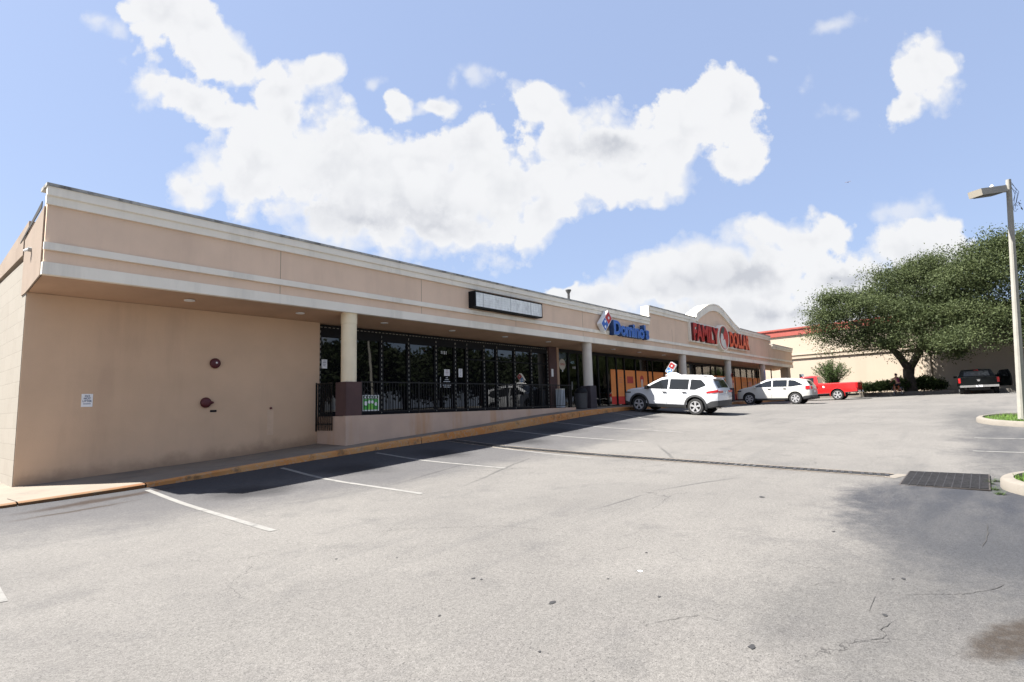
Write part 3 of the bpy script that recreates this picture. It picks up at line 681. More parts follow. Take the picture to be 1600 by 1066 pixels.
# empty light-box sign
s = thing('blank_sign', 'empty rectangular light box sign with dirty white panels on the fascia', 'sign', (16.25, YF-.16, 3.86))
b = B()
box(b, -2.0, -1.95, -.15, .185, -.29, .31); box(b, 1.95, 2.0, -.15, .185, -.29, .31); box(b, -1.949, 1.949, -.148, .183, -.29, -.25); box(b, -1.949, 1.949, -.148, .183, .27, .31)
obj('frame', b, M['black'], s); obj('face_panel', bx(-1.948, 1.948, -.135, .17, -.249, .269), M['signface'], s)
b = B()
for x in (-1.55, -.02, 1.25): box(b, x-.012, x+.012, -.145, -.136, -.248, .268)
for i in range(1, 6): box(b, -1.9, 1.9, -.1385, -.1362, -.25+i*.088-.0015, -.25+i*.088+.0015)
for i in range(1, 22): box(b, -1.948+i*.176-.0015, -1.948+i*.176+.0015, -.1405, -.1387, -.24, .26)
obj('letter_tracks', b, mat('track', (.45, .46, .46), .5), s)
obj('end_return', bx(1.90, 1.946, -.150, -.110, -.22, .24), M['paper'], s)

# pizza shop sign
s = thing('pizza_shop_sign', 'blue channel letters with a red and blue domino tile logo on the fascia', 'sign', (26.0, YF-.05, 3.75))
dz = thing('x', 'x', 'x'); bpy.data.objects.remove(dz)
lg = empty('logo_tile', s, (-2.62, -.02, .20)); lg.rotation_euler = (0, R_(46), 0); lg.scale = (.66, .85, .66)
def rr(bm, x0, x1, z0, z1, y0, y1, r=.06):
    pts = []
    for cx_, cz_, a0 in ((x1-r, z1-r, 0), (x0+r, z1-r, 90), (x0+r, z0+r, 180), (x1-r, z0+r, 270)):
        for k in range(5): a = R_(a0+k*22.5); pts.append((cx_+r*math.cos(a), cz_+r*math.sin(a)))
    return prism(bm, pts, 'y', y0, y1)
obj('tile_case', rr(B(), -.40, .40, -.76, .76, -.30, -.02, .07), M['white'], lg)
obj('red_half', rr(B(), -.34, .34, .03, .70, -.312, -.301, .04), M['red'], lg)
obj('blue_half', rr(B(), -.34, .34, -.70, -.03, -.312, -.301, .04), M['blue'], lg)
def disc(x, z, r, y0, y1): return lathe(B(), [(r, y0), (r, y1)], 20, 'y', (x, 0, z))
obj('pip', disc(.0, .36, .105, -.325, -.313), M['white'], lg)
obj('pip', disc(-.14, -.22, .105, -.325, -.313), M['white'], lg); obj('pip', disc(.14, -.50, .105, -.325, -.313), M['white'], lg)
def fit_text(o, w, h):
    xs = [v.co.x for v in o.data.vertices]; zs = [v.co.z for v in o.data.vertices]
    cx_, cz_ = (min(xs)+max(xs))/2, (min(zs)+max(zs))/2; sx, sz = w/(max(xs)-min(xs)), h/(max(zs)-min(zs))
    for v in o.data.vertices: v.co.x = (v.co.x-cx_)*sx; v.co.z = (v.co.z-cz_)*sz
t1 = text_mesh('letter_returns', "Domino's", 1.0, M['bluedark'], s, extrude=.13, offset=.045); fit_text(t1, 3.78, .78); t1.location = (-.10, -.15, -.03)
t2 = text_mesh('letter_edges', "Domino's", 1.0, M['bluelight'], s, extrude=.006, offset=.04); fit_text(t2, 3.76, .765); t2.location = (-.10, -.29, -.03)
t3 = text_mesh('letter_faces', "Domino's", 1.0, M['blue'], s, extrude=.006, offset=.022); fit_text(t3, 3.72, .73); t3.location = (-.10, -.304, -.03)
obj('rail', bx(-2.2, 1.7, -.03, .075, -.32, -.20), M['cream'], s)

# discount store sign
s = thing('discount_store_sign', 'big red FAMILY DOLLAR letters either side of a red oval emblem', 'sign', (39.4, YF-.02, 4.33))
obj('backing_panel', bx(-5.45, -.80, -.10, .055, -.62, .70), M['cream'], s)
obj('backing_panel', bx(.85, 5.75, -.10, .055, -.64, .60), M['cream'], s)
def sign_word(w, cx_, wd, ht, face, cz_=0):
    a = text_mesh('letter_returns', w, 1.2, M['reddark'], s, extrude=.07, offset=.045); fit_text(a, wd, ht); a.location = (cx_, -.175, cz_)
    c = text_mesh('letter_faces', w, 1.2, face, s, extrude=.006, offset=.042); fit_text(c, wd*.995, ht*.985); c.location = (cx_, -.253, cz_)
sign_word('FAMILY', -3.1, 4.38, 1.14, M['red'], .03); sign_word('DOLLAR', 3.45, 4.38, 1.14, M['redorange'], .0)
def oval(rx, rz, y0, y1, cx_=0, cz_=0, n=32): return prism(B(), [(cx_+rx*math.cos(2*PI*k/n), cz_+rz*math.sin(2*PI*k/n)) for k in range(n)], 'y', y0, y1)
obj('oval_rim', oval(1.03, .92, -.28, .05), M['cream'], s); obj('oval_face', oval(.90, .82, -.292, -.281), M['red'], s)
obj('oval_dark_shape', prism(B(), [(-0.616, 0.378), (-0.396, 0.655), (0.000, 0.781), (0.220, 0.630), (-0.088, 0.294), (-0.246, 0.000), (-0.704, -0.252), (-0.818, 0.000)], 'y', -.300, -.2925), mat('emblem_dark', (.05, .07, .05), .5), s)  # dark shape of the oval emblem
obj('oval_figure', prism(B(), [(-0.546, 0.294), (-0.264, 0.252), (-0.132, 0.000), (-0.246, -0.210), (0.106, -0.084), (0.264, -0.462), (0.334, -0.722), (0.088, -0.781), (-0.264, -0.756), (-0.634, -0.504), (-0.757, -0.168)], 'y', -.310, -.3005), mat('emblem_pale', (.62, .60, .55), .5), s)

# window notices, posters
def flat(name, label, cat, x0, x1, z0, z1, mt, y=YW+.048, group=None, extra=None):
    o = thing(name, label, cat, ((x0+x1)/2, y, (z0+z1)/2), 0, group); w, h = (x1-x0)/2, (z1-z0)/2
    obj('sheet', bx(-w, w, 0, .004, -h, h), mt, o); return o
YG = YW+.098
def lines(o, w, n, z0, dz, mt=None, x=0):
    for i in range(n):
        b = bx(x-w*(.6+.4*((i*37) % 10)/10)/2, x+w*(.6+.4*((i*37) % 10)/10)/2, -.003, -.0005, z0-i*dz-.008, z0-i*dz+.008); obj('print_line', b, mt or M['posterdk'], o)
n1 = flat('notice', 'white paper notice on the first dark window beside the blank wall', 'notice', 9.33, 9.52, 1.32, 1.60, M['paper'], YG); lines(n1, .13, 4, .09, .05)
n2 = flat('notice', 'pinkish square notice on the dark door above white lettering', 'notice', 14.46, 14.75, 1.20, 1.45, M['paper'], YG); lines(n2, .18, 3, .07, .06, mat('pink_print', (.4, .2, .22), .7))
n3 = flat('notice', 'tall white paper notice on the narrow window right of the dark door', 'notice', 15.22, 15.43, 1.17, 1.50, M['paper'], YG); lines(n3, .08, 5, .12, .055)
n4 = flat('notice', 'narrow white notice on the brown strip between the two shops', 'notice', 21.16, 21.32, 1.31, 1.67, M['paper'], YW-.03)
tx = thing('door_lettering', 'six short rows of small white lettering on the dark door', 'lettering', (14.6, YG, .97))
for i, w in enumerate((.10, .20, .34, .22, .42, .34)):
    n = max(2, int(w/.045)); b = B()
    for k in range(n): x = -w/2+k*w/n; box(b, x, x+w/n*.7, 0, .003, .16-i*.07-.014, .16-i*.07+.014)
    obj('text_row', b, M['wtxt'], tx)
tx = thing('address_number', 'white street number above the dark door', 'lettering', (14.45, YG, 2.08))
t = text_mesh('digits', '1151', .17, M['wtxt'], tx, extrude=.0015, offset=.002)
# green poster on railing
gs = thing('railing_sign', 'square green and white sign hung behind the black balusters', 'sign', (10.06, 14.085, .205))
obj('board', bx(-.30, .30, 0, .012, -.235, .235), M['paper'], gs); obj('green_field', bx(-.27, .27, -.004, -.001, -.20, .12), M['green'], gs)
obj('header', bx(-.27, .27, -.004, -.001, .13, .215), mat('dkgreen_print', (.03, .08, .03), .7), gs)
b = B()
for x in (-.2, -.1, 0, .1, .2): obj('print_block', bx(x-.03, x+.03, -.008, -.0045, .148, .196), M['wtxt'], gs)
for (x, z, r) in ((-.17, -.01, .065), (-.05, .03, .05), (.06, .03, .05), (.19, -.03, .055)):
    obj('pale_print', lathe(B(), [(r, -.007), (r, -.0045)], 16, 'y', (x, 0, z)), M['wtxt'], gs)
b.free(); obj('leaf_print', prism(B(), [(-.08, -.18), (.08, -.18), (.06, -.06), (0, .0), (-.06, -.06)], 'y', -.0095, -.0083), mat('lime', (.2, .5, .08), .6), gs)
# shop decals
op = thing('window_decal', 'round cream open decal on the first pizza shop window', 'decal', (22.25, YG, 1.93))
obj('disc', disc(0, 0, .27, 0, .004), mat('decal_cream', (.50, .46, .36), .7), op); t = text_mesh('lettering', 'OPEN', .15, mat('decal_red', (.4, .05, .03), .6), op, extrude=.0012, offset=.002); t.location = (0, -.003, 0)
obj('tail', bx(-.03, .05, 0, .004, -.36, -.26), M['wtxt'], op)
tx = thing('phone_lettering', 'pale blue phone number lettering on the pizza shop door', 'lettering', (23.15, YG, 2.05))
t = text_mesh('digits', '407-', .2, mat('pale_blue_vinyl', (.25, .38, .42), .6), tx, extrude=.0015); t = text_mesh('digits', '1153', .15, M['wtxt'], tx, extrude=.0015); t.location = (.1, 0, -.25)
for k, (x0, x1, z0, z1, c, lb) in enumerate(((22.95, 23.35, .25, 1.3, (.20, .015, .02), 'dark red promotional poster inside the pizza shop door'), (23.0, 23.4, -.05, .2, (.3, .02, .02), 'small red poster at the foot of the pizza shop door'), (24.6, 24.95, 1.2, 2.2, (.35, .03, .02), 'tall red poster in the pizza shop window right of the column'))):
    p = flat('window_poster', lb, 'poster', x0, x1, z0, z1, mat('poster_%d' % k, c, .6), YW+.125); 
    obj('print_patch', bx(-.08, .08, -.003, -.0005, -.12 if z1-z0 > .5 else -.05, .02 if z1-z0 > .5 else .03), M['posterwh'], p)
idx = 0; ordn = ['first', 'second', 'third', 'fourth', 'fifth', 'sixth', 'seventh', 'eighth', 'ninth', 'tenth', 'eleventh', 'twelfth', 'thirteenth', 'fourteenth', 'fifteenth', 'sixteenth', 'seventeenth', 'eighteenth', 'nineteenth']
lp = [26.9]+m2[6:14]+m2[17:]
pairs = [(26.75, 27.40)]+[(a, c) for a, c in zip(m2, m2[1:]) if (27.4 < a < 35.0) or a > 41.4]
for (a, c) in pairs:
    zt = 1.84; zb = ktop(a)+.12; w = (c-a)/2-.07; h = (zt-zb)/2
    if idx >= len(ordn): break
    p = thing('window_poster', 'orange full height window poster with a red foot, %s from the left along the storefront' % ordn[idx], 'poster', ((a+c)/2, YW+.097, (zt+zb)/2), 0, 'orange posters in the store windows')
    obj('sheet', bx(-w, w, 0, .005, -h+.43, h), M['orange'], p); obj('red_foot', bx(-w, w, .0, .005, -h, -h+.429), M['posterred'], p)
    k = idx % 4
    if k == 1: lines(p, w*1.3, 3, h-.45, .12, M['posterdk'])
    elif k == 2: obj('print_box', bx(-w*.6, w*.6, -.004, -.001, h-.75, h-.35), M['red'], p); lines(p, w*1.0, 2, h-.48, .12, M['posterwh'])
    elif k == 3:
        obj('print_ring', lathe(B(), [(.15, -.004), (.24, -.004), (.24, -.001), (.15, -.001)], 20, 'y', (0, 0, h-.5)), M['red'], p); obj('print_box', bx(-.13, .10, -.006, -.0045, h-1.0, h-.5), M['posterwh'], p)
    idx += 1
# cigarette bin / white upright bin and dark trash bin
s = thing('upright_bin', 'tall narrow white and blue bin by the brown strip', 'bin', (21.36, 15.15, -.17))
obj('body', bx(-.16, .16, -.14, .14, .03, .84), mat('bin_pale', (.55, .6, .64), .4, var=.1), s, bevel=.02); obj('base', bx(-.17, .17, -.15, .15, 0, .029), M['black'], s); obj('lid', bx(-.17, .17, -.15, .15, .842, .90), M['cream'], s, bevel=.02)
s = thing('trash_bin', 'black trash bin beside the grey column base', 'bin', (21.72, 14.25, ktop(21.7)+.02))
obj('body', lathe(B(), [(.24, 0), (.27, .03), (.30, .70), (.30, .72)], 20), M['clad'], s, 40); obj('lid', lathe(B(), [(.31, .721), (.31, .78), (.22, .93), (.08, .98)], 20), M['black'], s, 40)
# roof vents
for (x, lb) in ((22.0, 'thin grey roof vent pipe above the blank sign end of the roof'), (44.2, 'small grey roof vent just right of the gable')):
    zb_ = 4.70 if x < 30 else 5.4
    s = thing('roof_vent', lb, 'roof vent', (x, YF+.9, zb_-.82), 0, 'roof vents')
    obj('pipe', lathe(B(), [(.06, 0), (.06, 1.419)], 12), M['clad'], s, 40); obj('cap', lathe(B(), [(.062, 1.42), (.14, 1.56), (.14, 1.60), (.05, 1.62)], 12), M['clad'], s, 40)
# blue post sign by the column
s = thing('column_sign', 'narrow blue and white sign on the grey column behind the white crossover', 'sign', (49.36, 13.98, 1.9))
obj('plate', bx(-.10, .10, 0, .02, -.45, .45), M['blue'], s); obj('white_patch', bx(-.08, .08, -.004, -.001, -.4, -.15), M['white'], s)
s = thing('column_placard', 'small round dark placard on the grey column behind the delivery car', 'placard', (41.45, 14.02, 1.75))
obj('disc', disc(0, 0, .15, 0, .015), M['posterdk'], s); obj('rim', lathe(B(), [(.15, .0), (.17, .0), (.17, .015), (.15, .015)], 20, 'y'), M['red'], s)
s = thing('thin_post', 'thin dark steel post under the far end of the canopy', 'post', (55.6, 15.2, -.35))
obj('shaft', bx(-.04, .04, -.04, .04, 0, 3.1), M['black'], s); obj('foot', bx(-.1, .1, -.1, .1, 0, .02), M['steel'], s)

# ------------------------------------------------------------------ drain and grate
dr = thing('trench_drain', 'long narrow slotted drain crossing the asphalt from the kerb', 'drain', (0, 0, 0))
DX = 12.28
strip('channel', (DX, 13.1), (DX-.18, 1.42), .34, M['void'], .005, parent=dr)
strip('concrete_edge', (DX-.20, 12.95), (DX-.38, 1.42), .06, M['conc'], .007, parent=dr)
strip('concrete_edge', (DX+.20, 12.95), (DX+.02, 1.42), .06, M['conc'], .007, parent=dr)
N = 20
for k in range(N):
    y1_ = 12.9-k*(11.45/N); y0_ = y1_-11.45/N+.03; b = B(); y = y0_+.02
    while y < y1_-.03:
        xc = DX-.18*(12.95-y)/11.53; g = G(xc, y)+.010
        obox(b, (xc, y, g), (.165, .03, 0), (-.004, .028, 0), (0, 0, .003)); y += .125
    for sx in (-.165, .165):
        xc = DX-.18*(12.95-(y0_+y1_)/2)/11.53+sx; ya, yb = y0_, y1_
        v = [b.verts.new((xc+dx, yy, G(xc, yy)+.015)) for dx, yy in ((-.008, ya), (.008, ya), (.008, yb), (-.008, yb))]; b.faces.new(v)
    obj('grate_panel', b, M['grate'] if k % 6 != 3 else M['clad'], dr)
gd = thing('storm_grate', 'wide black grid drain grate near the right hand kerb island', 'drain', (11.95, .66, G(11.95, .66)+.006))
sl = (G(12.7, .66)-G(11.2, .66))/1.5
gd.rotation_euler = (0, -math.atan(sl), 0)
obj('pit', bx(-.84, .84, -.56, .56, -.001, .004), M['void'], gd)
b = B(); box(b, -.85, -.83, -.57, .57, 0, .012); box(b, .83, .85, -.57, .57, 0, .012); box(b, -.829, .829, -.57, -.55, 0, .012); box(b, -.829, .829, .55, .57, 0, .012); obj('rim', b, mat('rusty_rim', (.035, .028, .025), .8, var=.4, vscale=8), gd)
b = B()
for i in range(1, 24): box(b, -.828+i*.069-.007, -.828+i*.069+.007, -.549, .549, .006, .024)
for i in range(1, 10): box(b, -.829, .829, -.55+i*.11-.006, -.55+i*.11+.006, .010, .020)
obj('bars', b, M['grate'], gd)
V = []; Fs = []                                             # broken concrete collar between drain and grate
o = strip('concrete_collar', (DX-.2, 1.44), (DX-.25, 1.27), .55, M['kerbconc'], .006, .05)

# ------------------------------------------------------------------ kerb islands with grass
def island(x0, x1, ynose, yend, name):
    r = (x1-x0)/2; cx_ = (x0+x1)/2; cyn = ynose-r; pts = []
    for k in range(17): a = PI*k/16; pts.append((cx_+r*math.cos(a), cyn+r*math.sin(a)))
    out = [(x1, yend)]+pts+[(x0, yend)]
    def inset(d):
        q = [(x1-d, yend)]
        for k in range(17): a = PI*k/16; q.append((cx_+(r-d)*math.cos(a), cyn+(r-d)*math.sin(a)))
        return q+[(x0+d, yend)]
    def dens(p):
        q = []
        for a, c in zip(p, p[1:]):
            n = max(1, int(math.dist(a, c)/.4))
            for i in range(n): q.append((a[0]+(c[0]-a[0])*i/n, a[1]+(c[1]-a[1])*i/n))
        return q+[p[-1]]
    base = dens(out); V = []; Fs = []
    c0 = Vector((cx_, cyn))
    n = len(base)
    for (x, y) in base:
        d = Vector((x-cx_, y-cyn)) if y > cyn else Vector((x-cx_, 0)); d.normalize()
        for (ins, h) in ((0, -.05), (.015, .13), (.05, .155), (.17, .16), (.19, .10)):
            V.append((x-d.x*ins, y-d.y*ins, G(x, y)+h))
    for i in range(n-1):
        for j in range(4): Fs.append((5*i+j, 5*i+j+1, 5*i+6+j, 5*i+5+j))
    o = pyobj('kerb', V, Fs, M['kerbconc'], smooth=50); tag(o, kind='structure')
    inn = [V[5*i+4] for i in range(n)]; b = B()
    gr = 24; vs = {}
    xs = np.linspace(x0+.18, x1-.18, 9); ys = np.arange(yend, ynose-.17, .25)
    def ins_(x, y): return (y <= cyn and x0+.17 <= x <= x1-.17) or math.hypot(x-cx_, y-cyn) <= r-.17
    f = b.faces.new([b.verts.new((p[0], p[1], p[2])) for p in inn]); bmesh.ops.triangulate(b, faces=[f])
    o = obj('soil', b, M['grassdirt']); tag(o, kind='structure')
    V = []; Fs = []
    for _ in range(5200):
        x, y = random.uniform(x0, x1), random.uniform(max(yend, ynose-5), ynose)
        if not ins_(x, y): continue
        z = G(x, y)+.09; h = random.uniform(.05, .13); a = random.uniform(0, PI); dx, dy = math.cos(a)*.012, math.sin(a)*.012; lx, ly = random.uniform(-.05, .05), random.uniform(-.05, .05)
        i = len(V); V += [(x-dx, y-dy, z), (x+dx, y+dy, z), (x+lx, y+ly, z+h)]; Fs.append((i, i+1, i+2))
    o = pyobj('grass', V, Fs, M['grass']); tag(o, name, 'grass', kind='stuff')
island(10.3, 13.0, -.02, -9, 'short green grass in the nearer kerb island by the drain grate')
island(21.6, 26.4, .35, -9, 'short green grass in the kerb island round the lamp post')
# weeds at kerb corner
for k, (x, y) in enumerate(((12.2, .02), (11.3, .05), (11.9, .1), (10.9, .0))):
    V = []; Fs = []; z = G(x, y)
    for _ in range(90):
        a = random.uniform(0, 2*PI); r = random.uniform(0, .12); h = random.uniform(.02, .10); px_, py_ = x+r*math.cos(a), y+r*math.sin(a)*.6; i = len(V)
        V += [(px_-.01, py_, z), (px_+.01, py_, z), (px_+random.uniform(-.05, .05), py_+random.uniform(-.05, .05), z+h)]; Fs.append((i, i+1, i+2))
    o = pyobj('weed', V, Fs, M['grass']); tag(o, 'small green weed tuft in the kerb crack, %s from the left' % ('nearest the grate', 'third', 'second', 'last')[k] if False else ['weed tuft in the gutter, third from the right', 'weed tuft in the gutter, second from the right', 'weed tuft in the gutter beside the grate end', 'weed tuft in the gutter, rightmost of the four'][k], 'weed', 'weeds beside the storm grate')

# ------------------------------------------------------------------ lamp post
LP = at(1598, 655, 17.0); LPt = at(1575.5, 281, 17.3)
lp_ = thing('lamp_post', 'tall square concrete lamp post with one box light standing in the grass island', 'lamp post', LP)
dv = LPt-LP; b = B(); sg = 10; rings = []
ax = at(1700, 655, 17)-at(1598, 655, 17); ax.z = 0; ax.normalize(); ay = Vector((-ax.y, ax.x, 0))
for i in range(sg+1):
    t = i/sg; c = dv*t; w = .098*(1-t)+.058*t
    ring = []
    for (p, q) in ((-1, -.6), (-.6, -1), (.6, -1), (1, -.6), (1, .6), (.6, 1), (-.6, 1), (-1, .6)): ring.append(b.verts.new(c+ax*p*w+ay*q*w))
    rings.append(ring)
rings[0] = rings[0]
for r0, r1 in zip(rings, rings[1:]):
    for k in range(8): b.faces.new((r0[k], r0[(k+1) % 8], r1[(k+1) % 8], r1[k]))
b.faces.new(rings[-1])
obj('pole', b, M['pole'], lp_)
hL = at(1523.5, 303, 17.0)-LP; hR = at(1563, 297.5, 17.4)-LP; u = (hR-hL); hl = u.length/2; u.normalize(); up_ = Vector((0, 0, 1)); sd = u.cross(up_).normalized(); up2 = sd.cross(u)
hd = obj('lamp_head', obox(B(), (hL+hR)/2, u*hl, sd*.19, up2*.10), M['lamp'], lp_, bevel=.012)
obj('lamp_lens', obox(B(), (hL+hR)/2-up2*.112-u*.05, u*(hl*.7), sd*.15, up2*.010), M['clad'], hd)
obj('photo_cell', lathe(B(), [(.045, 0), (.05, .06), (.03, .10)], 12, c=(hL*.3+hR*.7)+up2*.101), M['white'], hd)
b = B(); tube(b, [hR+up2*.07, hR+up2*.07+u*.30], .018, 6); tube(b, [hR-up2*.07, hR-up2*.07+u*.32], .018, 6); obj('bracket', b, M['clad'], lp_)
b = B()
q0 = at(1577, 284, 17.3)-LP
for k, (dx, ln) in enumerate(((10, 16), (14, 24), (8, 34), (12, 30))):
    p1 = at(1578+dx*.3, 286+k*3, 17.3)-LP; p2 = at(1578+dx, 290+ln*.4, 17.25)-LP; p3 = at(1577+dx*.8, 292+ln, 17.25)-LP; p4 = at(1583+k, 300+ln*.9, 17.3)-LP
    tube(b, [q0+Vector((0, 0, -.03*k)), p1, p2, p3, p4], .006, 5)
obj('loose_wires', b, M['clad'], lp_)
b = B(); p = at(1591, 318, 17.28)-LP
for k in range(14): q = p+Vector((random.uniform(-.05, .05), random.uniform(-.06, .06), random.uniform(-.28, .1))); tube(b, [q, q+Vector((random.uniform(-.05, .05), random.uniform(-.05, .05), random.uniform(-.1, .02)))], .008, 4)
obj('hanging_debris', b, M['bark'], lp_)

# ------------------------------------------------------------------ far store
fw = thing('store_building', 'tall cream stucco store wall with red roof edge behind the trees', 'building', (62, 14.7, 0), R_(80))
def frect(name, s0, s1, z0, z1, n0, n1, mt): return obj(name, bx(s0, s1, n0, n1, z0, z1), mt, fw)
# local x runs along the wall (towards +Y), local -y is away... wall face on local y=0 side facing the lot
frect('wall', -19., 45, -.6, 6.35, -30, 0, M['farwall'])
frect('red_fascia', -19.1, 45.1, 6.352, 6.95, -30.1, .12, M['redtrim']); frect('red_cap', -19.2, 45.2, 6.952, 7.12, -30.2, .22, M['redtrim'])
frect('ledge', -19., 45, 4.28, 4.36, .001, .10, M['farwall']); frect('ledge', -19., 45, 3.92, 4.04, .001, .12, M['farwall']); frect('groove', -19., 45, 4.0405, 4.279, .0005, .035, M['shade'])
for s in (-11.2, 22): frect('pilaster', s-.28, s+.28, -.5, 3.91, .001, .12, M['farwall'])

# ------------------------------------------------------------------ trees and plants
def leaf_cloud(lobes, clumps, per, size, csize, shell=.62, seed=1, flat_=.75):
    r = np.random.default_rng(seed)
    lob = np.array([[*l[0], *( [l[1]]*3 if not hasattr(l[1], '__len__') else l[1])] for l in lobes], float)
    wts = (lob[:, 3]*lob[:, 5])**1.0; wts /= wts.sum()
    idx = r.choice(len(lob), clumps, p=wts)
    d = r.normal(size=(clumps, 3)); d /= np.linalg.norm(d, axis=1)[:, None]
    d[:, 2] = np.where(d[:, 2] < -.55, -d[:, 2], d[:, 2])
    rad = shell+(1-shell)*r.random(clumps)**.6
    wob = np.array([1+.55*mnoise.noise(Vector((*(dd*2.6+lob[i, :3]*.37),))) for dd, i in zip(d, idx)])
    cc = lob[idx, :3]+d*(rad*wob)[:, None]*lob[idx, 3:6]
    cr = csize*(.55+.9*r.random(clumps))
    n = clumps*per
    c = np.repeat(cc, per, 0)+r.normal(size=(n, 3))*np.repeat(cr, per)[:, None]*np.array([1, 1, .6])
    a = r.normal(size=(n, 3)); a /= np.linalg.norm(a, axis=1)[:, None]; q = r.normal(size=(n, 3)); bb = np.cross(a, q); bb /= np.linalg.norm(bb, axis=1)[:, None]
    s = size*(.6+.8*r.random(n))[:, None]
    V = np.empty((n*4, 3)); V[0::4] = c-a*s; V[1::4] = c+bb*s*.5; V[2::4] = c+a*s; V[3::4] = c-bb*s*.5
    Fs = np.arange(n*4).reshape(n, 4)
    return V, Fs
def npobj(name, V, Fs, mt, parent=None):
    me = bpy.data.meshes.new(name); me.vertices.add(len(V)); me.vertices.foreach_set('co', V.astype(np.float32).ravel())
    me.loops.add(Fs.size); me.loops.foreach_set('vertex_index', Fs.ravel().astype(np.int32)); me.polygons.add(len(Fs))
    me.polygons.foreach_set('loop_start', np.arange(0, Fs.size, Fs.shape[1], dtype=np.int32)); me.update(); me.validate(); me.materials.append(mt)
    o = bpy.data.objects.new(name, me); C.objects.link(o)
    if parent is not None: o.parent = parent
    return o
def tree(label, base, limbs, lobes, clumps, per, size, csize, seed, group='oaks beside the cream store'):
    t = thing('oak_tree', label, 'tree', base, 0, group)
    b = B()
    for pts, rad in limbs: tube(b, [Vector(p)-Vector(base) for p in pts], rad, 9)
    obj('trunk', b, M['bark'], t, 50)
    V, Fs = leaf_cloud([(Vector(l[0])-Vector(base), l[1]) for l in lobes], clumps, per, size, csize, seed=seed)
    npobj('crown', V, Fs, M['oak'], t); return t
D = 46.0
P = lambda x, y, d=0: at(x, y, D+d)
base1 = P(1424, 612); fork = P(1420, 577)
limbs = [([P(1426, 618), base1, P(1423, 600), P(1420, 588), fork], [.62, .50, .42, .40, .42]),
         ([fork, P(1408, 560, -.3), P(1397, 548, -.6), P(1380, 532, -1), P(1350, 512, -1.5), P(1320, 500, -1.5)], [.32, .27, .24, .2, .12, .05]),
         ([fork, P(1430, 562, .3), P(1437, 548, .6), P(1440, 525, 1), P(1446, 480, 1.2), P(1450, 440, 1.2)], [.34, .28, .24, .2, .14, .05]),
         ([P(1397, 548, -.6), P(1395, 520, -.8), P(1400, 480, 0)], [.16, .12, .05]),
         ([P(1437, 548, .6), P(1462, 530, .2), P(1490, 515, -.5)], [.18, .13, .05])]
lobes = [(P(1316, 480, -1), (1.8, 1.9, 1.25)), (P(1298, 508, -1), (1.3, 1.5, 1.5)), (P(1312, 538, -1.5), (1.0, 1.2, 1.2)), (P(1345, 490, 0), (1.7, 2.4, 1.5)), (P(1378, 528, -1.5), (1.5, 1.8, 1.1)),
         (P(1385, 478, .5), (1.6, 2.2, 1.7)), (P(1420, 455, 0), (2.3, 2.8, 2.5)), (P(1458, 450, 0), (2.4, 3.0, 2.4)), (P(1400, 500, -2), (1.9, 2.4, 1.5)), (P(1440, 505, -2.2), (2.0, 2.4, 1.6)), (P(1475, 498, -1), (2.2, 2.6, 2.0)), (P(1458, 545, -1.5), (1.6, 2.0, 1.1)),
         (P(1425, 535, -3), (1.2, 1.5, .9)), (P(1500, 465, 0), (2.2, 2.6, 2.0)), (P(1345, 535, -.5), (.9, 1.2, .7)), (P(1395, 542, -2.8), (1.1, 1.3, .7)), (P(1452, 552, -2.5), (1.1, 1.3, .8))]
tree('broad dark green oak with a forked trunk standing in front of the cream wall', base1, limbs, lobes, 640, 210, .072, .47, 3)
base2 = at(1640, 612, 42.4)
limbs = [([at(1641, 620, 40.4), base2, at(1636, 580, 40.4), at(1628, 545, 40.4)], [.6, .5, .42, .38]), ([at(1628, 545, 40.4), at(1590, 500, 40.4), at(1540, 460, 40.4)], [.3, .2, .06]), ([at(1628, 545, 40.4), at(1640, 480, 40.4), at(1630, 420, 40.4)], [.3, .2, .06])]
lobes = [(at(1520, 440, 41.4), (2.2, 2.4, 2.3)), (at(1545, 415, 41.4), (2.0, 2.2, 2.1)), (at(1590, 440, 40.4), (2.6, 3.0, 2.8)), (at(1535, 500, 40.4), (2.2, 2.6, 2.0)), (at(1585, 515, 39.4), (2.0, 2.6, 1.7)), (at(1650, 430, 40.4), (2.6, 3.0, 2.8)),
         (at(1650, 500, 39.4), (3.2, 3.2, 2.4)), (at(1508, 530, 39.4), (1.7, 1.8, 1.0)), (at(1565, 395, 41.4), (1.5, 1.6, 1.3)), (at(1620, 385, 41.4), (1.8, 1.8, 1.4))]
tree('larger dark green oak reaching above the parked black truck and behind the lamp post', base2, limbs, lobes, 400, 175, .075, .50, 5)
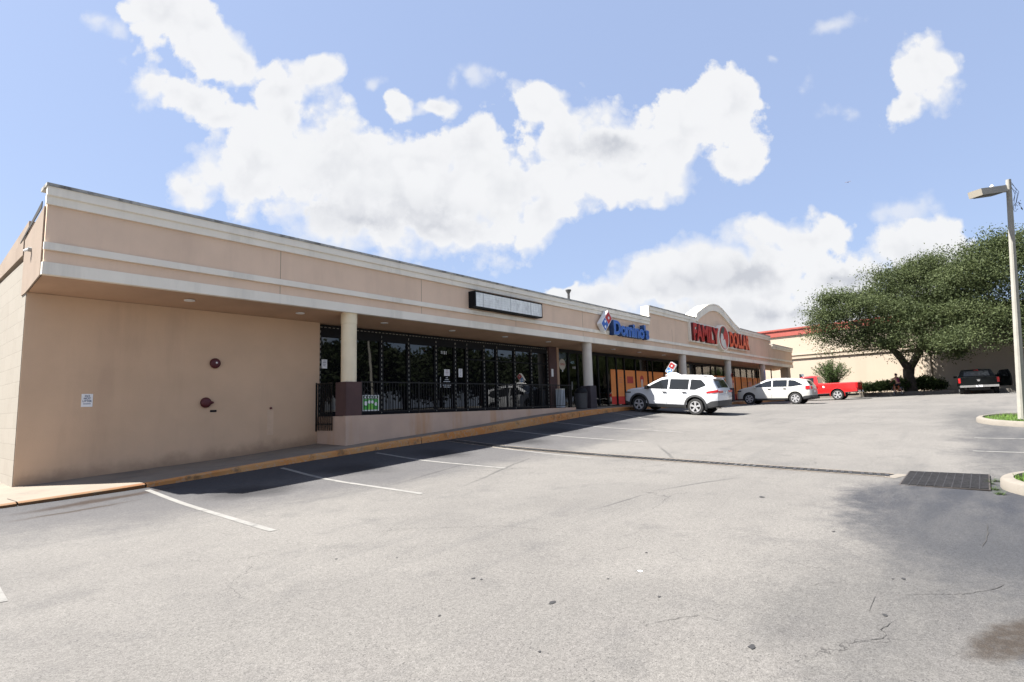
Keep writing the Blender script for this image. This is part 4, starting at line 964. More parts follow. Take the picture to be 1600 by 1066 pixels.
# trees across the lot (seen mirrored in the tinted windows)
tb = thing('oak_tree', 'dark green tree across the car park, seen only mirrored in the tinted windows', 'tree', (8, -31, -1.7), 0, 'trees across the car park')
b = B(); tube(b, [(0, 0, -.3), (0, .1, 2), (.3, .2, 4.5)], [.4, .3, .15], 8); obj('trunk', b, M['bark'], tb, 50)
V, Fs = leaf_cloud([((0, 0, 5.2), (4.2, 3.5, 2.8)), ((2.5, 1, 6.5), (2.8, 2.5, 2.0)), ((-2.6, 0, 4.0), (2.4, 2.4, 2.0))], 420, 26, .30, .7, seed=9)
npobj('crown', V, Fs, M['oakdark'], tb)
for k, (x, y, s_, rz) in enumerate(((15, -33, 1.15, 1), (22, -30, 1.0, 2), (29, -35, 1.25, 3), (1, -33, 1.15, 4), (-6, -30, 1.0, 5), (36, -32, 1.1, 6), (43, -34, 1.2, .5), (-14, -33, 1.2, 2.2), (51, -32, 1.1, 3.4), (60, -34, 1.25, 1.7), (-22, -32, 1.1, 5.2), (68, -33, 1.2, 2.9), (76, -32, 1.1, 3.9), (85, -34, 1.25, 4.4), (94, -32, 1.1, .2), (104, -34, 1.2, 1.2), (115, -33, 1.2, 2.6))):
    c = dup(tb); c.location = (x, y, -1.5); c.scale = (s_,)*3; c.rotation_euler.z = rz

# crape myrtle behind the pickup
base3 = at(1302, 614, 50)
t = thing('flowering_shrub', 'bushy vase shaped green shrub with upright stems behind the red pickup', 'shrub', base3)
b = B(); V = []; Fs = []; r = random.Random(4)
for k in range(130):
    a = r.uniform(0, 2*PI); sp = r.random()**.6*1.75; h = 3.05-sp*sp*.30+r.uniform(-.5, .1); e = Vector((math.cos(a)*sp, math.sin(a)*sp, h)); mid_ = Vector((e.x*.35, e.y*.35, h*.55))
    tube(b, [(0, 0, -.3), mid_, e], [.018, .012, .005], 4)
    for j in range(60):
        tt = r.uniform(.25, 1.0); p = (mid_*(1-(tt-.5)*2)+e*((tt-.5)*2)) if tt > .5 else mid_*(tt*2)
        s_ = Vector((r.gauss(0, .07), r.gauss(0, .07), r.gauss(0, .06))); p = p+s_; a2 = Vector((r.gauss(0, 1), r.gauss(0, 1), r.gauss(0, 1))).normalized()*.06; b2 = a2.cross(Vector((r.gauss(0, 1), r.gauss(0, 1), 1))).normalized()*.028
        i = len(V); V += [p-a2, p+b2, p+a2, p-b2]; Fs.append((i, i+1, i+2, i+3))
obj('stems', b, M['bark'], t); pyobj('foliage', V, Fs, M['myrtle'], t)
# planting bed and low shrubs
bed = B(); c0 = at(1400, 616.5, 46)
wdir = Vector((math.cos(R_(80)), math.sin(R_(80)), 0)); nrm = Vector((-wdir.y, wdir.x, 0))
def wp(s, n, z=0): return Vector((62, 14.7, z))+wdir*s+nrm*n
o = pyobj('planting_bed', [wp(-30, .0, .22), wp(6, .0, .22), wp(6, 5.2, .18), wp(-30, 5.2, .18)], [(0, 1, 2, 3)], M['mulch']); tag(o, kind='structure')
b = B(); 
for s in np.arange(-30, 6, 3.0):
    q = [wp(s+.02, 5.2, -.4), wp(s+2.98, 5.2, -.4), wp(s+2.98, 5.35, -.4), wp(s+.02, 5.35, -.4)]
    vb = [b.verts.new(x) for x in q]+[b.verts.new((x.x, x.y, .24)) for x in q]
    for f in ((0, 3, 2, 1), (4, 5, 6, 7), (0, 1, 5, 4), (1, 2, 6, 5), (2, 3, 7, 6), (3, 0, 4, 7)): b.faces.new([vb[i] for i in f])
o = obj('bed_kerb', b, M['kerbconc']); tag(o, kind='structure')
sh0 = None
spots = [(1352, .38), (1363, .45), (1375, .42), (1386, .5), (1398, .5), (1412, .55), (1432, .6), (1444, .62), (1455, .5), (1465, .42), (1346, .3), (1576, .45), (1584, .4), (1338, .35), (1420, .5)]
lbl = ['low dark shrub, third from the left in the planting bed', 'low dark shrub, fourth from the left in the planting bed', 'low dark shrub, fifth from the left in the planting bed', 'low dark shrub in the bed just left of the cyclist', 'low dark shrub directly behind the cyclist', 'low dark shrub between the cyclist and the oak trunk',
       'low shrub just right of the oak trunk', 'bushy low shrub at the foot of the pilaster', 'low shrub right of the pilaster', 'last low shrub before the bare wall', 'low dark shrub, second from the left in the planting bed',
       'low shrub right of the black truck, nearer the truck', 'low shrub right of the black truck, nearer the lamp post', 'light green first shrub by the red pickup tailgate', 'low shrub at the foot of the oak trunk']
for k, (px_, s_) in enumerate(spots):
    d = at(px_, 613, 46.5); loc = (d.x, d.y, .19)
    if sh0 is None:
        sh0 = thing('low_shrub', 'x', 'shrub', loc, 0, 'low shrubs in the planting bed')
        V, Fs = leaf_cloud([((0, 0, .55), (1.0, 1.0, .6)), ((.5, .3, .8), (.5, .5, .4)), ((-.5, -.2, .7), (.55, .5, .45))], 90, 26, .085, .18, shell=.5, seed=21)
        npobj('foliage', V, Fs, M['lowshrub'], sh0); b = B()
        for q in range(7): a = q*.9; tube(b, [(0, 0, 0), (math.cos(a)*.4, math.sin(a)*.4, .7)], .012, 4)
        obj('stems', b, M['bark'], sh0); c = sh0
    else: c = dup(sh0)
    c.location = loc; s2 = s_*1.7; c.scale = (s2, s2, s2*.95); c.rotation_euler.z = k*1.3; c['label'] = lbl[k]

# ------------------------------------------------------------------ vehicles
def interp(tab, x):
    xs = [p[0] for p in tab]; ys = [p[1] for p in tab]; return float(np.interp(x, xs, ys))
class Car:
    def __init__(s, **k): s.__dict__.update(k)
    def hw(s, x): return interp(s.plan, x)
    def Wd(s, x, z):
        h = s.hw(x); zb = s.belt
        p = h-.03*abs(z-.75)/.5*(abs(z-.75) > .0)
        if z > zb: p = h-.03*abs(zb-.75)/.5-(z-zb)*s.tumble
        if z < .42: p -= (.42-z)*.25
        return p
    def section(s, x):
        zt = interp(s.top, x); zbm = interp(s.bot, x); r = .07; zc = interp(s.clad, x); pts = [(0, zbm)]
        pts.append((s.Wd(x, zbm)-.12, zbm))
        lo_top = min(s.belt, zt-r-.02); zc = min(zc, lo_top-.05)
        zs = [zbm+.03]+[zbm+.03+(zc-zbm-.03)*t for t in (.5, 1)]+[zc+(lo_top-zc)*t for t in (.2, .4, .6, .8, 1)]
        up = max(zt-r, lo_top+.01); zs += [lo_top+(up-lo_top)*t for t in (.25, .5, .75, 1)]
        for z in zs: pts.append((s.Wd(x, z), z))
        w = s.Wd(x, up)
        for a in (25, 50, 72): pts.append((w-r*1.6*(1-math.cos(R_(a))), up+(zt-up)*math.sin(R_(a))*.96))
        wt = w-r*1.6; pts += [(wt*.8, zt+.004), (wt*.4, zt+.016), (0, zt+.02)]
        return pts
    def build(s, root, paint):
        secs = [s.section(x) for x in s.stations]; b = B(); rings = []
        for x, sec in zip(s.stations, secs):
            full = sec+[(-y, z) for (y, z) in sec[-2:0:-1]]
            rings.append([b.verts.new((x, y, z)) for y, z in full])
        n = len(rings[0])
        for r0, r1 in zip(rings, rings[1:]):
            for k in range(n): b.faces.new((r0[k], r0[(k+1) % n], r1[(k+1) % n], r1[k]))
        h = n//2
        for rg_, fl in ((rings[0], 0), (rings[-1], 1)):
            for k in range(0, h):
                q = [rg_[k], rg_[k+1], rg_[(n-k-1) % n], rg_[(n-k) % n]]; q = [v for i, v in enumerate(q) if v not in q[:i]]
                if len(q) > 2: b.faces.new(q if fl else q[::-1])
        body = obj('body', b, paint, root)
        cut = B()
        for ax in s.axles:
            for sd in (-1, 1):
                y0, y1 = sorted((sd*(s.w/2-.33), sd*(s.w/2+.3)))
                lathe(cut, [(s.wr+.075, y0), (s.wr+.075, y1)], 32, 'y', (ax, 0, s.wr+.01))
        if s.bed: box(cut, *s.bed)
        co = obj('cut', cut, paint)
        md = body.modifiers.new('b', 'BOOLEAN'); md.operation = 'DIFFERENCE'; md.object = co; md.solver = 'EXACT'; md.use_self = True
        dg = bpy.context.evaluated_depsgraph_get(); me = bpy.data.meshes.new_from_object(body.evaluated_get(dg))
        body.modifiers.clear(); body.data = me; bpy.data.objects.remove(co)
        # split into paint, cladding, dark inner arches
        bm = bmesh.new(); bm.from_mesh(me)
        def cls(f):
            c = f.calc_center_median()
            for ax in s.axles:
                if math.hypot(c.x-ax, c.z-s.wr-.01) < s.wr+.078 and abs(c.y) < s.w/2-.02 and c.z > .1: 
                    if abs(f.normal.y) < .5 or abs(c.y) < s.w/2-.3: return 2
            if s.bed and abs(c.y) < s.w/2-.1 and s.bed[0]-.01 < c.x < s.bed[1]+.01 and c.z < s.bed[5]-.3 and c.z > s.bed[4]-.01: return 2
            if c.z < interp(s.clad, c.x)-.002: return 1
            return 0
        ids = {f.index: cls(f) for f in bm.faces}; bm.free()
        res = []
        for k, (nm, mt) in enumerate((('body', paint), ('cladding', s.cladmat), ('wheel_arch', M['rimdark']))):
            bm = bmesh.new(); bm.from_mesh(me); bm.faces.ensure_lookup_table()
            bmesh.ops.delete(bm, geom=[f for f in bm.faces if ids[f.index] != k], context='FACES')
            if len(bm.faces) == 0: bm.free(); continue
            m2_ = bpy.data.meshes.new(nm); bm.to_mesh(m2_); bm.free(); m2_.materials.clear(); m2_.materials.append(mt); sharpen(m2_, 32)
            if k == 0: body.data = m2_; body.name = nm
            else: o = bpy.data.objects.new(nm, m2_); C.objects.link(o); o.parent = root
        return body
    def sidepatch(s, name, x0, x1, lo, hi, off, mt, parent, side=1, nx=14, nz=5):
        V = []; Fs = []
        for i in range(nx+1):
            x = x0+(x1-x0)*i/nx; a, c = lo(x), hi(x)
            for j in range(nz+1):
                z = a+(c-a)*j/nz; V.append((x, side*(s.Wd(x, z)+off), z))
        n = nz+1
        for i in range(nx):
            for j in range(nz): Fs.append((i*n+j, (i+1)*n+j, (i+1)*n+j+1, i*n+j+1))
        # rim back to the body
        m0 = len(V)
        for (x, y, z) in list(V): V.append((x, y-side*(off+.01), z))
        for i in range(nx):
            for j in (0, nz): Fs.append((i*n+j, (i+1)*n+j, m0+(i+1)*n+j, m0+i*n+j))
        for j in range(nz):
            for i in (0, nx): Fs.append((i*n+j, i*n+j+1, m0+i*n+j+1, m0+i*n+j))
        return pyobj(name, V, Fs, mt, parent, smooth=40)
    def toppatch(s, name, x0, x1, f0, f1, off, mt, parent, n=10):
        V = []; Fs = []
        for i in range(n+1):
            x = x0+(x1-x0)*i/n; z = interp(s.top, x); dz = (interp(s.top, x+.02)-interp(s.top, x-.02))/.04; nrm_ = Vector((-dz, 0, 1)).normalized()*off
            w = s.Wd(x, z-.07)-.07*1.6; f = f0+(f1-f0)*i/n
            for t in (-1, -.5, 0, .5, 1): V.append((x+nrm_.x, t*w*f, z+.006+.014*(1-abs(t))+nrm_.z))
        for i in range(n):
            for j in range(4): Fs.append((5*i+j, 5*i+j+1, 5*i+6+j, 5*i+5+j))
        return pyobj(name, V, Fs, mt, parent, smooth=40)
def wheel(root, x, y, r, w, style):
    wh = empty('wheel', root, (x, y, r)); sd = 1 if y > 0 else -1
    pr = [(r*.66, -w/2), (r*.93, -w/2), (r*.985, -w*.40), (r, -w*.3), (r, w*.3), (r*.985, w*.40), (r*.93, w/2), (r*.66, w/2)]
    tb_ = lathe(B(), pr, 36, 'y')
    for f_ in [f_ for f_ in tb_.faces if len(f_.verts) > 4]: tb_.faces.remove(f_)
    tb_.verts.ensure_lookup_table()
    for k in range(36): tb_.faces.new((tb_.verts[7*36+k], tb_.verts[7*36+(k+1) % 36], tb_.verts[(k+1) % 36], tb_.verts[k]))
    obj('tyre', tb_, M['tyre'], wh, 40)
    b = B(); f = sd*w*.42
    lathe(b, sorted([(r*.655, f-sd*.10), (r*.655, f-sd*.09)], key=lambda q: q[1]), 28, 'y')
    obj('hub_back', b, M['rimdark'], wh)
    f = sd*w*.46
    b = B(); ys = sorted((f-sd*.02, f+sd*.02))
    # outer ring
    o1 = [(r*.60, ys[0]), (r*.68, ys[0]), (r*.68, ys[1]), (r*.60, ys[1])]; n = 32; rg = []
    for rr_, h in o1: rg.append([b.verts.new((rr_*math.cos(2*PI*k/n), h, rr_*math.sin(2*PI*k/n))) for k in range(n)])
    for i in range(4):
        for k in range(n): b.faces.new((rg[i][k], rg[i][(k+1) % n], rg[(i+1) % 4][(k+1) % n], rg[(i+1) % 4][k]))
    lathe(b, [(r*.17, ys[0]), (r*.17, ys[1])], 16, 'y')
    ns, wid = style
    for k in range(ns):
        a = 2*PI*k/ns+.3; c, s_ = math.cos(a), math.sin(a); tx, tz = -s_, c
        r0, r1 = r*.15, r*.61; w0, w1 = wid*r*.7, wid*r*1.15
        vs = [(r0*c-tx*w0, r0*s_-tz*w0), (r1*c-tx*w1, r1*s_-tz*w1), (r1*c+tx*w1, r1*s_+tz*w1), (r0*c+tx*w0, r0*s_+tz*w0)]
        prism(b, vs, 'y', ys[0]+.004, ys[1]-.002)
    obj('rim', b, M['rim'], wh)
    return wh
def handle(c, root, x, z, mt): 
    y = c.Wd(x, z)
    for sd in (1, -1):
        o = obj('handle', bx(x-.09, x+.09, *sorted((sd*(y+.004), sd*(y+.045))), z-.014, z+.014), mt, root, bevel=.006)

def mirror(c, root, x, z, mt):
    for sd in (1, -1):
        y = c.Wd(x, z); y0, y1 = sorted((sd*(y+.03), sd*(y+.23))); obj('mirror', bx(x-.06, x+.07, y0, y1, z-.03, z+.13), mt, root, bevel=.025)
        obj('mirror_stalk', bx(x-.02, x+.04, *sorted((sd*(y-.05), sd*(y+.029))), z-.01, z+.03), M['clad'], root)
def flare(c, root, ax, mt, th=.055):
    for sd in (1, -1):
        b = B(); R0, R1 = c.wr+.072, c.wr+.072+th*1.5; n = 22; cz = c.wr+.01; A = []
        for k in range(n+1):
            a = -.25+(PI+.5)*k/n; row = []
            for rr_, off in ((R0, -.03), (R0, .022), (R1, .016), (R1, -.02)):
                x = ax+rr_*math.cos(a); z = cz+rr_*math.sin(a); z = max(z, .22); row.append(b.verts.new((x, sd*(c.Wd(x, z)+off), z)))
            A.append(row)
        for r0, r1 in zip(A, A[1:]):
            for j in range(3): b.faces.new((r0[j], r0[j+1], r1[j+1], r1[j]))
        obj('arch_flare', b, mt, root, 40)
def plate(root, x, z, y=0): 
    return obj('licence_plate', bx(x-.012, x-.002, y-.155, y+.155, z-.07, z+.07), M['paper'], root)

def make_suv1():
    top = [(-2.32, .92), (-2.30, 1.02), (-2.22, 1.14), (-1.98, 1.55), (-1.90, 1.605), (-1.6, 1.635), (-1.0, 1.67), (-.4, 1.675), (.1, 1.65), (.35, 1.60), (.75, 1.40), (1.12, 1.17), (1.3, 1.135), (1.8, 1.07), (2.05, 1.01), (2.18, .90), (2.26, .74)]
    plan = [(-2.32, .74), (-2.26, .84), (-2.1, .90), (-1.7, .925), (0, .925), (1.5, .925), (1.95, .88), (2.15, .77), (2.26, .60)]
    st = sorted(set([round(x, 3) for x in list(np.arange(-2.3, 2.2, .13))+[p[0] for p in top]+[-2.26, 2.22, 2.12, 1.2, .9, .6]]))
    c = Car(top=top, plan=plan, bot=[(-2.32, .42), (-1.9, .30), (0, .24), (1.8, .24), (2.26, .32)], clad=[(-2.32, .66), (-2.0, .62), (-1.75, .47), (-1.6, .40), (1.6, .40), (1.9, .44), (2.26, .50)],
            belt=1.08, tumble=.36, stations=st, axles=(-1.31, 1.38), wr=.355, w=1.85, bed=None, cladmat=M['clad'])
    root = thing('white_suv', 'white compact delivery suv with a lit-style domino tile topper on its roof, dark lower cladding', 'car', (0, 0, 0))
    c.build(root, M['wpaint'])
    for ax in c.axles:
        for sd in (-1, 1): wheel(root, ax, sd*.80, .355, .23, (5, .125))
        flare(c, root, ax, M['clad'])
    hi = lambda x: min(interp(top, x)-.115, 1.545)
    lo = lambda x: 1.09+(.0 if x > -1.3 else (-1.3-x)*.42)
    for sd in (1, -1):
        for (a, e, nm) in ((-.02, 1.02, 'front'), (-.98, -.10, 'rear'), (-1.72, -1.06, 'quarter')):
            h2 = (lambda x: max(lo(x)+.012, hi(x))) if nm != 'quarter' else (lambda x: max(lo(x)+.02, min(hi(x), 1.545-(max(0, -1.5-x))*.9)))
            c.sidepatch('side_window', a, e, lo, h2, .005, M['carglass'], root, sd)
        d = c.sidepatch('door', .02, 1.02, lambda x: .43, lambda x: 1.065, .007, M['wpaint'], root, sd)
        d = c.sidepatch('door', -.92, -.0, lambda x: .43, lambda x: 1.065, .007, M['wpaint'], root, sd)
        # tail lamp wraps the corner
        V = []; 
        c.sidepatch('tail_light', -2.27, -1.80, lambda x: 1.0-(x+2.27)*.10, lambda x: 1.12-(x+2.27)*.20, .012, M['taillight'], root, sd, nx=8, nz=2)
        c.sidepatch('headlight', 1.82, 2.20, lambda x: .86, lambda x: .90+(2.2-x)*.05, .010, M['rimdark'], root, sd, nx=5, nz=2)
        obj('tail_light_rear', bx(-2.318, -2.27, *sorted((sd*.34, sd*.78)), .98, 1.07), M['taillight'], root, bevel=.01)
        obj('roof_rail', tube(B(), [(.05, sd*.64, 1.645), (.0, sd*.64, 1.70), (-1.3, sd*.64, 1.705), (-1.55, sd*.64, 1.65)], .018, 6), M['wpaint'], root)
    handle(c, root, .12, .97, M['chrome']); handle(c, root, -.80, .99, M['chrome']); mirror(c, root, .93, 1.10, M['black'])
    c.toppatch('windscreen', .36, 1.10, .93, .93, .006, M['carglass'], root); c.toppatch('rear_window', -2.20, -2.00, .86, .92, .006, M['carglass'], root, 4)
    obj('spoiler', bx(-2.10, -1.86, -.58, .58, 1.585, 1.625), M['wpaint'], root, bevel=.012); obj('antenna_fin', prism(B(), [(-1.75, 1.64), (-1.5, 1.66), (-1.72, 1.73)], 'y', -.015, .015), M['wpaint'], root)
    plate(root, -2.315, .84); obj('exhaust', tube(B(), [(-2.1, .55, .34), (-2.32, .55, .33)], .035, 10), M['chrome'], root)
    obj('badge', lathe(B(), [(.06, -2.332), (.06, -2.322)], 14, 'x', (0, 0, .99)), M['chrome'], root)
    obj('grille', bx(2.20, 2.262, -.45, .45, .45, .70), M['rimdark'], root)
    return root, c
suv1, c1 = make_suv1()
suv1.location = (24.68, 11.03, 0)
def place(root, c, x, y, head):
    fx, fy = math.cos(head), math.sin(head); za = G(x+fx*c.axles[1], y+fy*c.axles[1]); zr = G(x+fx*c.axles[0], y+fy*c.axles[0]); wb = c.axles[1]-c.axles[0]
    pit = math.atan2(za-zr, wb); zl = G(x-fy*.8, y+fx*.8); zr2 = G(x+fy*.8, y-fx*.8); roll = math.atan2(zl-zr2, 1.6)
    z = zr+(za-zr)*(-c.axles[0])/wb
    root.matrix_world = Matrix.Translation((x, y, z)) @ Matrix.Rotation(head, 4, 'Z') @ Matrix.Rotation(-pit, 4, 'Y') @ Matrix.Rotation(roll, 4, 'X')
place(suv1, c1, 24.66, 11.03, R_(90))
suv1['label'] = 'white suv with a domino tile sign on its roof, nearest of the parked vehicles'
# topper: separate thing on the roof
tp = thing('roof_topper', 'small white roof sign with a tilted red and blue domino tile', 'roof sign', (0, 0, 0))
tm = suv1.matrix_world.copy() @ Matrix.Translation((.12, 0, 1.70)); tp.matrix_world = tm
obj('base', prism(B(), [(-.42, 0), (.32, 0), (.16, .10), (-.02, .15), (-.18, .12)], 'y', -.14, .14), M['white'], tp, bevel=.015)
# tile: seen from both flanks
tl = empty('tile', tp, (.08, 0, .33)); tl.rotation_euler = (0, R_(-32), 0)
def tile(bm, x0, x1, z0, z1, y0, y1): return rr(bm, x0, x1, z0, z1, y0, y1, .03)
obj('tile_case', tile(B(), -.15, .15, -.27, .27, -.07, .07), M['topwhite'], tl)
for sd in (1, -1):
    y0, y1 = sorted((sd*.071, sd*.076)); obj('red_half', tile(B(), -.125, .125, .015, .245, y0, y1), M['topred'], tl); obj('blue_half', tile(B(), -.125, .125, -.245, -.015, y0, y1), M['topblue'], tl)
    y0, y1 = sorted((sd*.077, sd*.081)); obj('pip', disc(0, .13, .05, y0, y1), M['topwhite'], tl); obj('pip', disc(-.05, -.09, .035, y0, y1), M['white'], tl); obj('pip', disc(.05, -.17, .035, y0, y1), M['white'], tl)

def make_suv2():
    top = [(-2.33, .95), (-2.31, 1.05), (-2.24, 1.18), (-2.02, 1.48), (-1.9, 1.55), (-1.6, 1.61), (-1.0, 1.67), (-.4, 1.69), (.0, 1.675), (.35, 1.61), (.8, 1.42), (1.2, 1.22), (1.4, 1.16), (1.8, 1.09), (2.1, 1.00), (2.25, .88), (2.33, .70)]
    plan = [(-2.33, .76), (-2.26, .87), (-2.05, .94), (-1.7, .96), (0, .96), (1.5, .955), (1.95, .92), (2.2, .80), (2.33, .62)]
    st = sorted(set([round(x, 3) for x in list(np.arange(-2.28, 2.25, .13))+[p[0] for p in top]+[-2.27, 2.29, 2.18, .6]]))
    c = Car(top=top, plan=plan, bot=[(-2.33, .40), (-1.9, .30), (0, .25), (1.8, .24), (2.33, .32)], clad=[(-2.33, .56), (-1.9, .52), (-1.75, .42), (-1.5, .38), (1.6, .38), (2.33, .36)],
            belt=1.10, tumble=.40, stations=st, axles=(-1.38, 1.44), wr=.365, w=1.92, bed=None, cladmat=M['clad'])
    root = thing('white_suv', 'white crossover', 'car'); c.build(root, M['wpaint2'])
    for ax in c.axles:
        for sd in (-1, 1): wheel(root, ax, sd*.82, .365, .24, (6, .11))
    hi = lambda x: min(interp(top, x)-.12, 1.56); lo = lambda x: 1.12+(.0 if x > -1.2 else (-1.2-x)*.16)
    for sd in (1, -1):
        for (a, e) in ((.02, 1.18), (-.92, -.06), (-1.86, -1.0)):
            h2 = (lambda x: max(lo(x)+.012, hi(x))) if a > -1.5 else (lambda x: max(lo(x)+.02, min(hi(x), 1.55-(max(0, -1.3-x))*.55)))
            c.sidepatch('side_window', a, e, lo, h2, .005, M['carglass'], root, sd)
        c.sidepatch('door', .04, 1.06, lambda x: .40, lambda x: 1.09, .007, M['wpaint2'], root, sd); c.sidepatch('door', -.95, .02, lambda x: .40, lambda x: 1.09, .007, M['wpaint2'], root, sd)
        c.sidepatch('tail_light', -2.24, -2.0, lambda x: .93, lambda x: 1.16, .012, M['taillight'], root, sd, nx=5, nz=2)
        obj('tail_light_rear', bx(-2.335, -2.27, *sorted((sd*.60, sd*.80)), .95, 1.12), M['taillight'], root, bevel=.01)
        c.sidepatch('headlight', 1.95, 2.27, lambda x: .84, lambda x: .92, .010, M['clad'], root, sd, nx=5, nz=2)
    handle(c, root, .16, 1.0, M['chrome']); handle(c, root, -.78, 1.02, M['chrome']); mirror(c, root, 1.05, 1.12, M['wpaint2'])
    c.toppatch('windscreen', .38, 1.18, .93, .93, .006, M['carglass'], root); c.toppatch('rear_window', -2.23, -2.03, .80, .86, .006, M['carglass'], root, 4)
    plate(root, -2.328, .80); obj('grille', bx(2.27, 2.335, -.5, .5, .5, .68), M['chrome'], root)
    return root, c
suv2, c2 = make_suv2(); place(suv2, c2, 39.75, 10.68, R_(90)); suv2['label'] = 'white crossover without a roof sign, parked beside the red pickup'

def make_truck(paint, colour, sc_=1.0):
    top = [(-2.86, 1.20), (-2.84, 1.27), (-2.6, 1.28), (-.30, 1.28), (-.28, 1.30), (-.26, 1.50), (-.20, 1.80), (-.1, 1.86), (.3, 1.89), (.75, 1.86), (.95, 1.78), (1.5, 1.32), (1.7, 1.27), (2.3, 1.20), (2.65, 1.10), (2.78, .95), (2.82, .70)]
    plan = [(-2.86, .90), (-2.80, .96), (-2.3, .98), (0, .98), (1.8, .98), (2.4, .95), (2.7, .86), (2.82, .75)]
    st = sorted(set([round(x, 3) for x in list(np.arange(-2.75, 2.7, .16))+[p[0] for p in top]+[-2.8]]))
    c = Car(top=top, plan=plan, bot=[(-2.86, .55), (-1, .45), (1, .40), (2.82, .45)], clad=[(-2.86, .61), (-1, .52), (1, .47), (2.82, .51)], belt=1.22, tumble=.30, stations=st, axles=(-1.52, 1.95), wr=.39, w=1.96, bed=(-2.74, -.42, -.62, .62, .90, 2.0), cladmat=M['clad'])
    root = thing(colour+'_pickup', 'x', 'pickup truck'); c.build(root, paint)
    for ax in c.axles:
        for sd in (-1, 1): wheel(root, ax, sd*.83, .39, .26, (5, .12))
        flare(c, root, ax, paint, .035)
    for sd in (1, -1):
        c.sidepatch('side_window', .0, .98, lambda x: 1.27, lambda x: max(1.29, min(1.74, interp(top, x)-.13)), .005, M['carglass'], root, sd)
        obj('tail_light', bx(-2.868, -2.74, *sorted((sd*.86, sd*.975)), .86, 1.22), M['taillight'], root, bevel=.012)
    mirror(c, root, 1.0, 1.28, M['black'])
    c.toppatch('windscreen', .98, 1.46, .93, .93, .006, M['carglass'], root, 5)
    b = B(); v = [b.verts.new(p) for p in ((-.285, -.66, 1.36), (-.285, .66, 1.36), (-.225, .60, 1.74), (-.225, -.60, 1.74))]; b.faces.new(v); obj('rear_window', b, M['carglass'], root)
    b = B(); box(b, -3.02, -2.862, -.92, .92, .52, .68); obj('rear_bumper', b, M['chrome'], root, bevel=.03)
    obj('tailgate', bx(-2.885, -2.861, -.84, .84, .74, 1.25), paint, root, bevel=.008); obj('tailgate_handle', bx(-2.897, -2.886, -.10, .10, 1.06, 1.12), M['clad'], root)
    obj('licence_plate', bx(-3.032, -3.021, -.155, .155, .54, .67), M['paper'], root)
    obj('underbody', bx(-2.7, 2.5, -.5, .5, .30, .44), M['rimdark'], root)
    return root, c
red, c3 = make_truck(M['rpaint'], 'red')
for sd in (1, -1): 
    c3.sidepatch('door', -.02, 1.12, lambda x: .50, lambda x: 1.20, .008, M['rpaint'], red, sd)
handle(c3, red, .14, 1.08, M['clad'])
obj('front_bumper', bx(2.822, 2.95, -.85, .85, .45, .68), M['chrome'], red, bevel=.03)
obj('fuel_door', lathe(B(), [(.10, .984), (.10, .990)], 20, 'y', (-.62, 0, 1.02)), M['taillight'], red); 
obj('door_decal', prism(B(), [(-.72, .95), (-.60, .93), (-.56, 1.07), (-.68, 1.09)], 'y', .9905, .9925), M['white'], red)
place(red, c3, 48.45, 9.98, R_(90)); red['label'] = 'bright red pickup truck parked beyond the white crossover'; red['category'] = 'pickup truck'

blk, c4 = make_truck(M['kpaint'], 'black')
dr_ = empty('door', blk, (1.0, -.97, 0)); dr_.rotation_euler = (0, 0, R_(40))       # passenger door standing open
pts = [(-1.12, .50), (.0, .50), (.0, 1.24), (-.10, 1.30), (-.42, 1.74), (-.95, 1.78), (-1.10, 1.45), (-1.13, 1.2)]
obj('door_panel', prism(B(), pts, 'y', -.05, .05), M['kpaint'], dr_, bevel=.01); obj('door_window', prism(B(), [(-1.02, 1.27), (-.15, 1.30), (-.43, 1.68), (-.92, 1.72)], 'y', -.056, .056), M['carglass'], dr_)
obj('handle', bx(-1.05, -.9, -.075, -.051, 1.10, 1.13), M['chrome'], dr_)
# canopy glass over the cab back and large rear lights
obj('cab_brake_light', bx(-.30, -.27, -.12, .12, 1.80, 1.84), M['taillight'], blk)
obj('emblem', lathe(B(), [(.07, -2.90), (.07, -2.886)], 12, 'x', (0, 0, 1.02)), M['chrome'], blk)
blk['label'] = 'black pickup truck seen from behind with its right door open'; blk['category'] = 'pickup truck'
bp = at(1532, 617, 38.5); hd_ = math.atan2(bp.y, bp.x)+R_(2)
place(blk, c4, bp.x+math.cos(hd_)*2.9, bp.y+math.sin(hd_)*2.9, hd_)
blk.matrix_world = blk.matrix_world @ Matrix.Diagonal((1, 1.13, .92, 1))
# vehicles across the lot, seen mirrored in the glass
for k, (src, x, y, h, lb, cc) in enumerate(((suv1, 14.5, -12, -90, 'white suv across the car park, seen only mirrored in the windows', c1), (red, 8.0, -13, -90, 'red pickup across the car park, seen only mirrored in the windows', c3), (suv2, 21.5, -12, -90, 'second white car across the car park, seen only mirrored in the windows', c2))):
    c = dup(src); place(c, cc, x, y, R_(h)); c['label'] = lb

# ------------------------------------------------------------------ cyclist
def skin_body(name, verts, edges, mt, parent, root=0):
    me = bpy.data.meshes.new(name); me.from_pydata([v[:3] for v in verts], edges, []); o = bpy.data.objects.new(name, me); C.objects.link(o)
    md = o.modifiers.new('s', 'SKIN'); md.use_smooth_shade = True
    for i, v in enumerate(verts): me.skin_vertices[0].data[i].radius = (v[3], v[4] if len(v) > 4 else v[3]); me.skin_vertices[0].data[i].use_root = (i == root)
    sb = o.modifiers.new('u', 'SUBSURF'); sb.levels = 1; sb.render_levels = 1
    dg = bpy.context.evaluated_depsgraph_get(); m2_ = bpy.data.meshes.new_from_object(o.evaluated_get(dg)); o.modifiers.clear(); o.data = m2_
    m2_.materials.clear(); m2_.materials.append(mt); o.parent = parent; return o
bpnt = at(1403, 617.5, 44.5); zc_ = bpnt.z
hdg = math.atan2(*(at(1380, 617, 46.5)-at(1410, 617, 44)).yx)
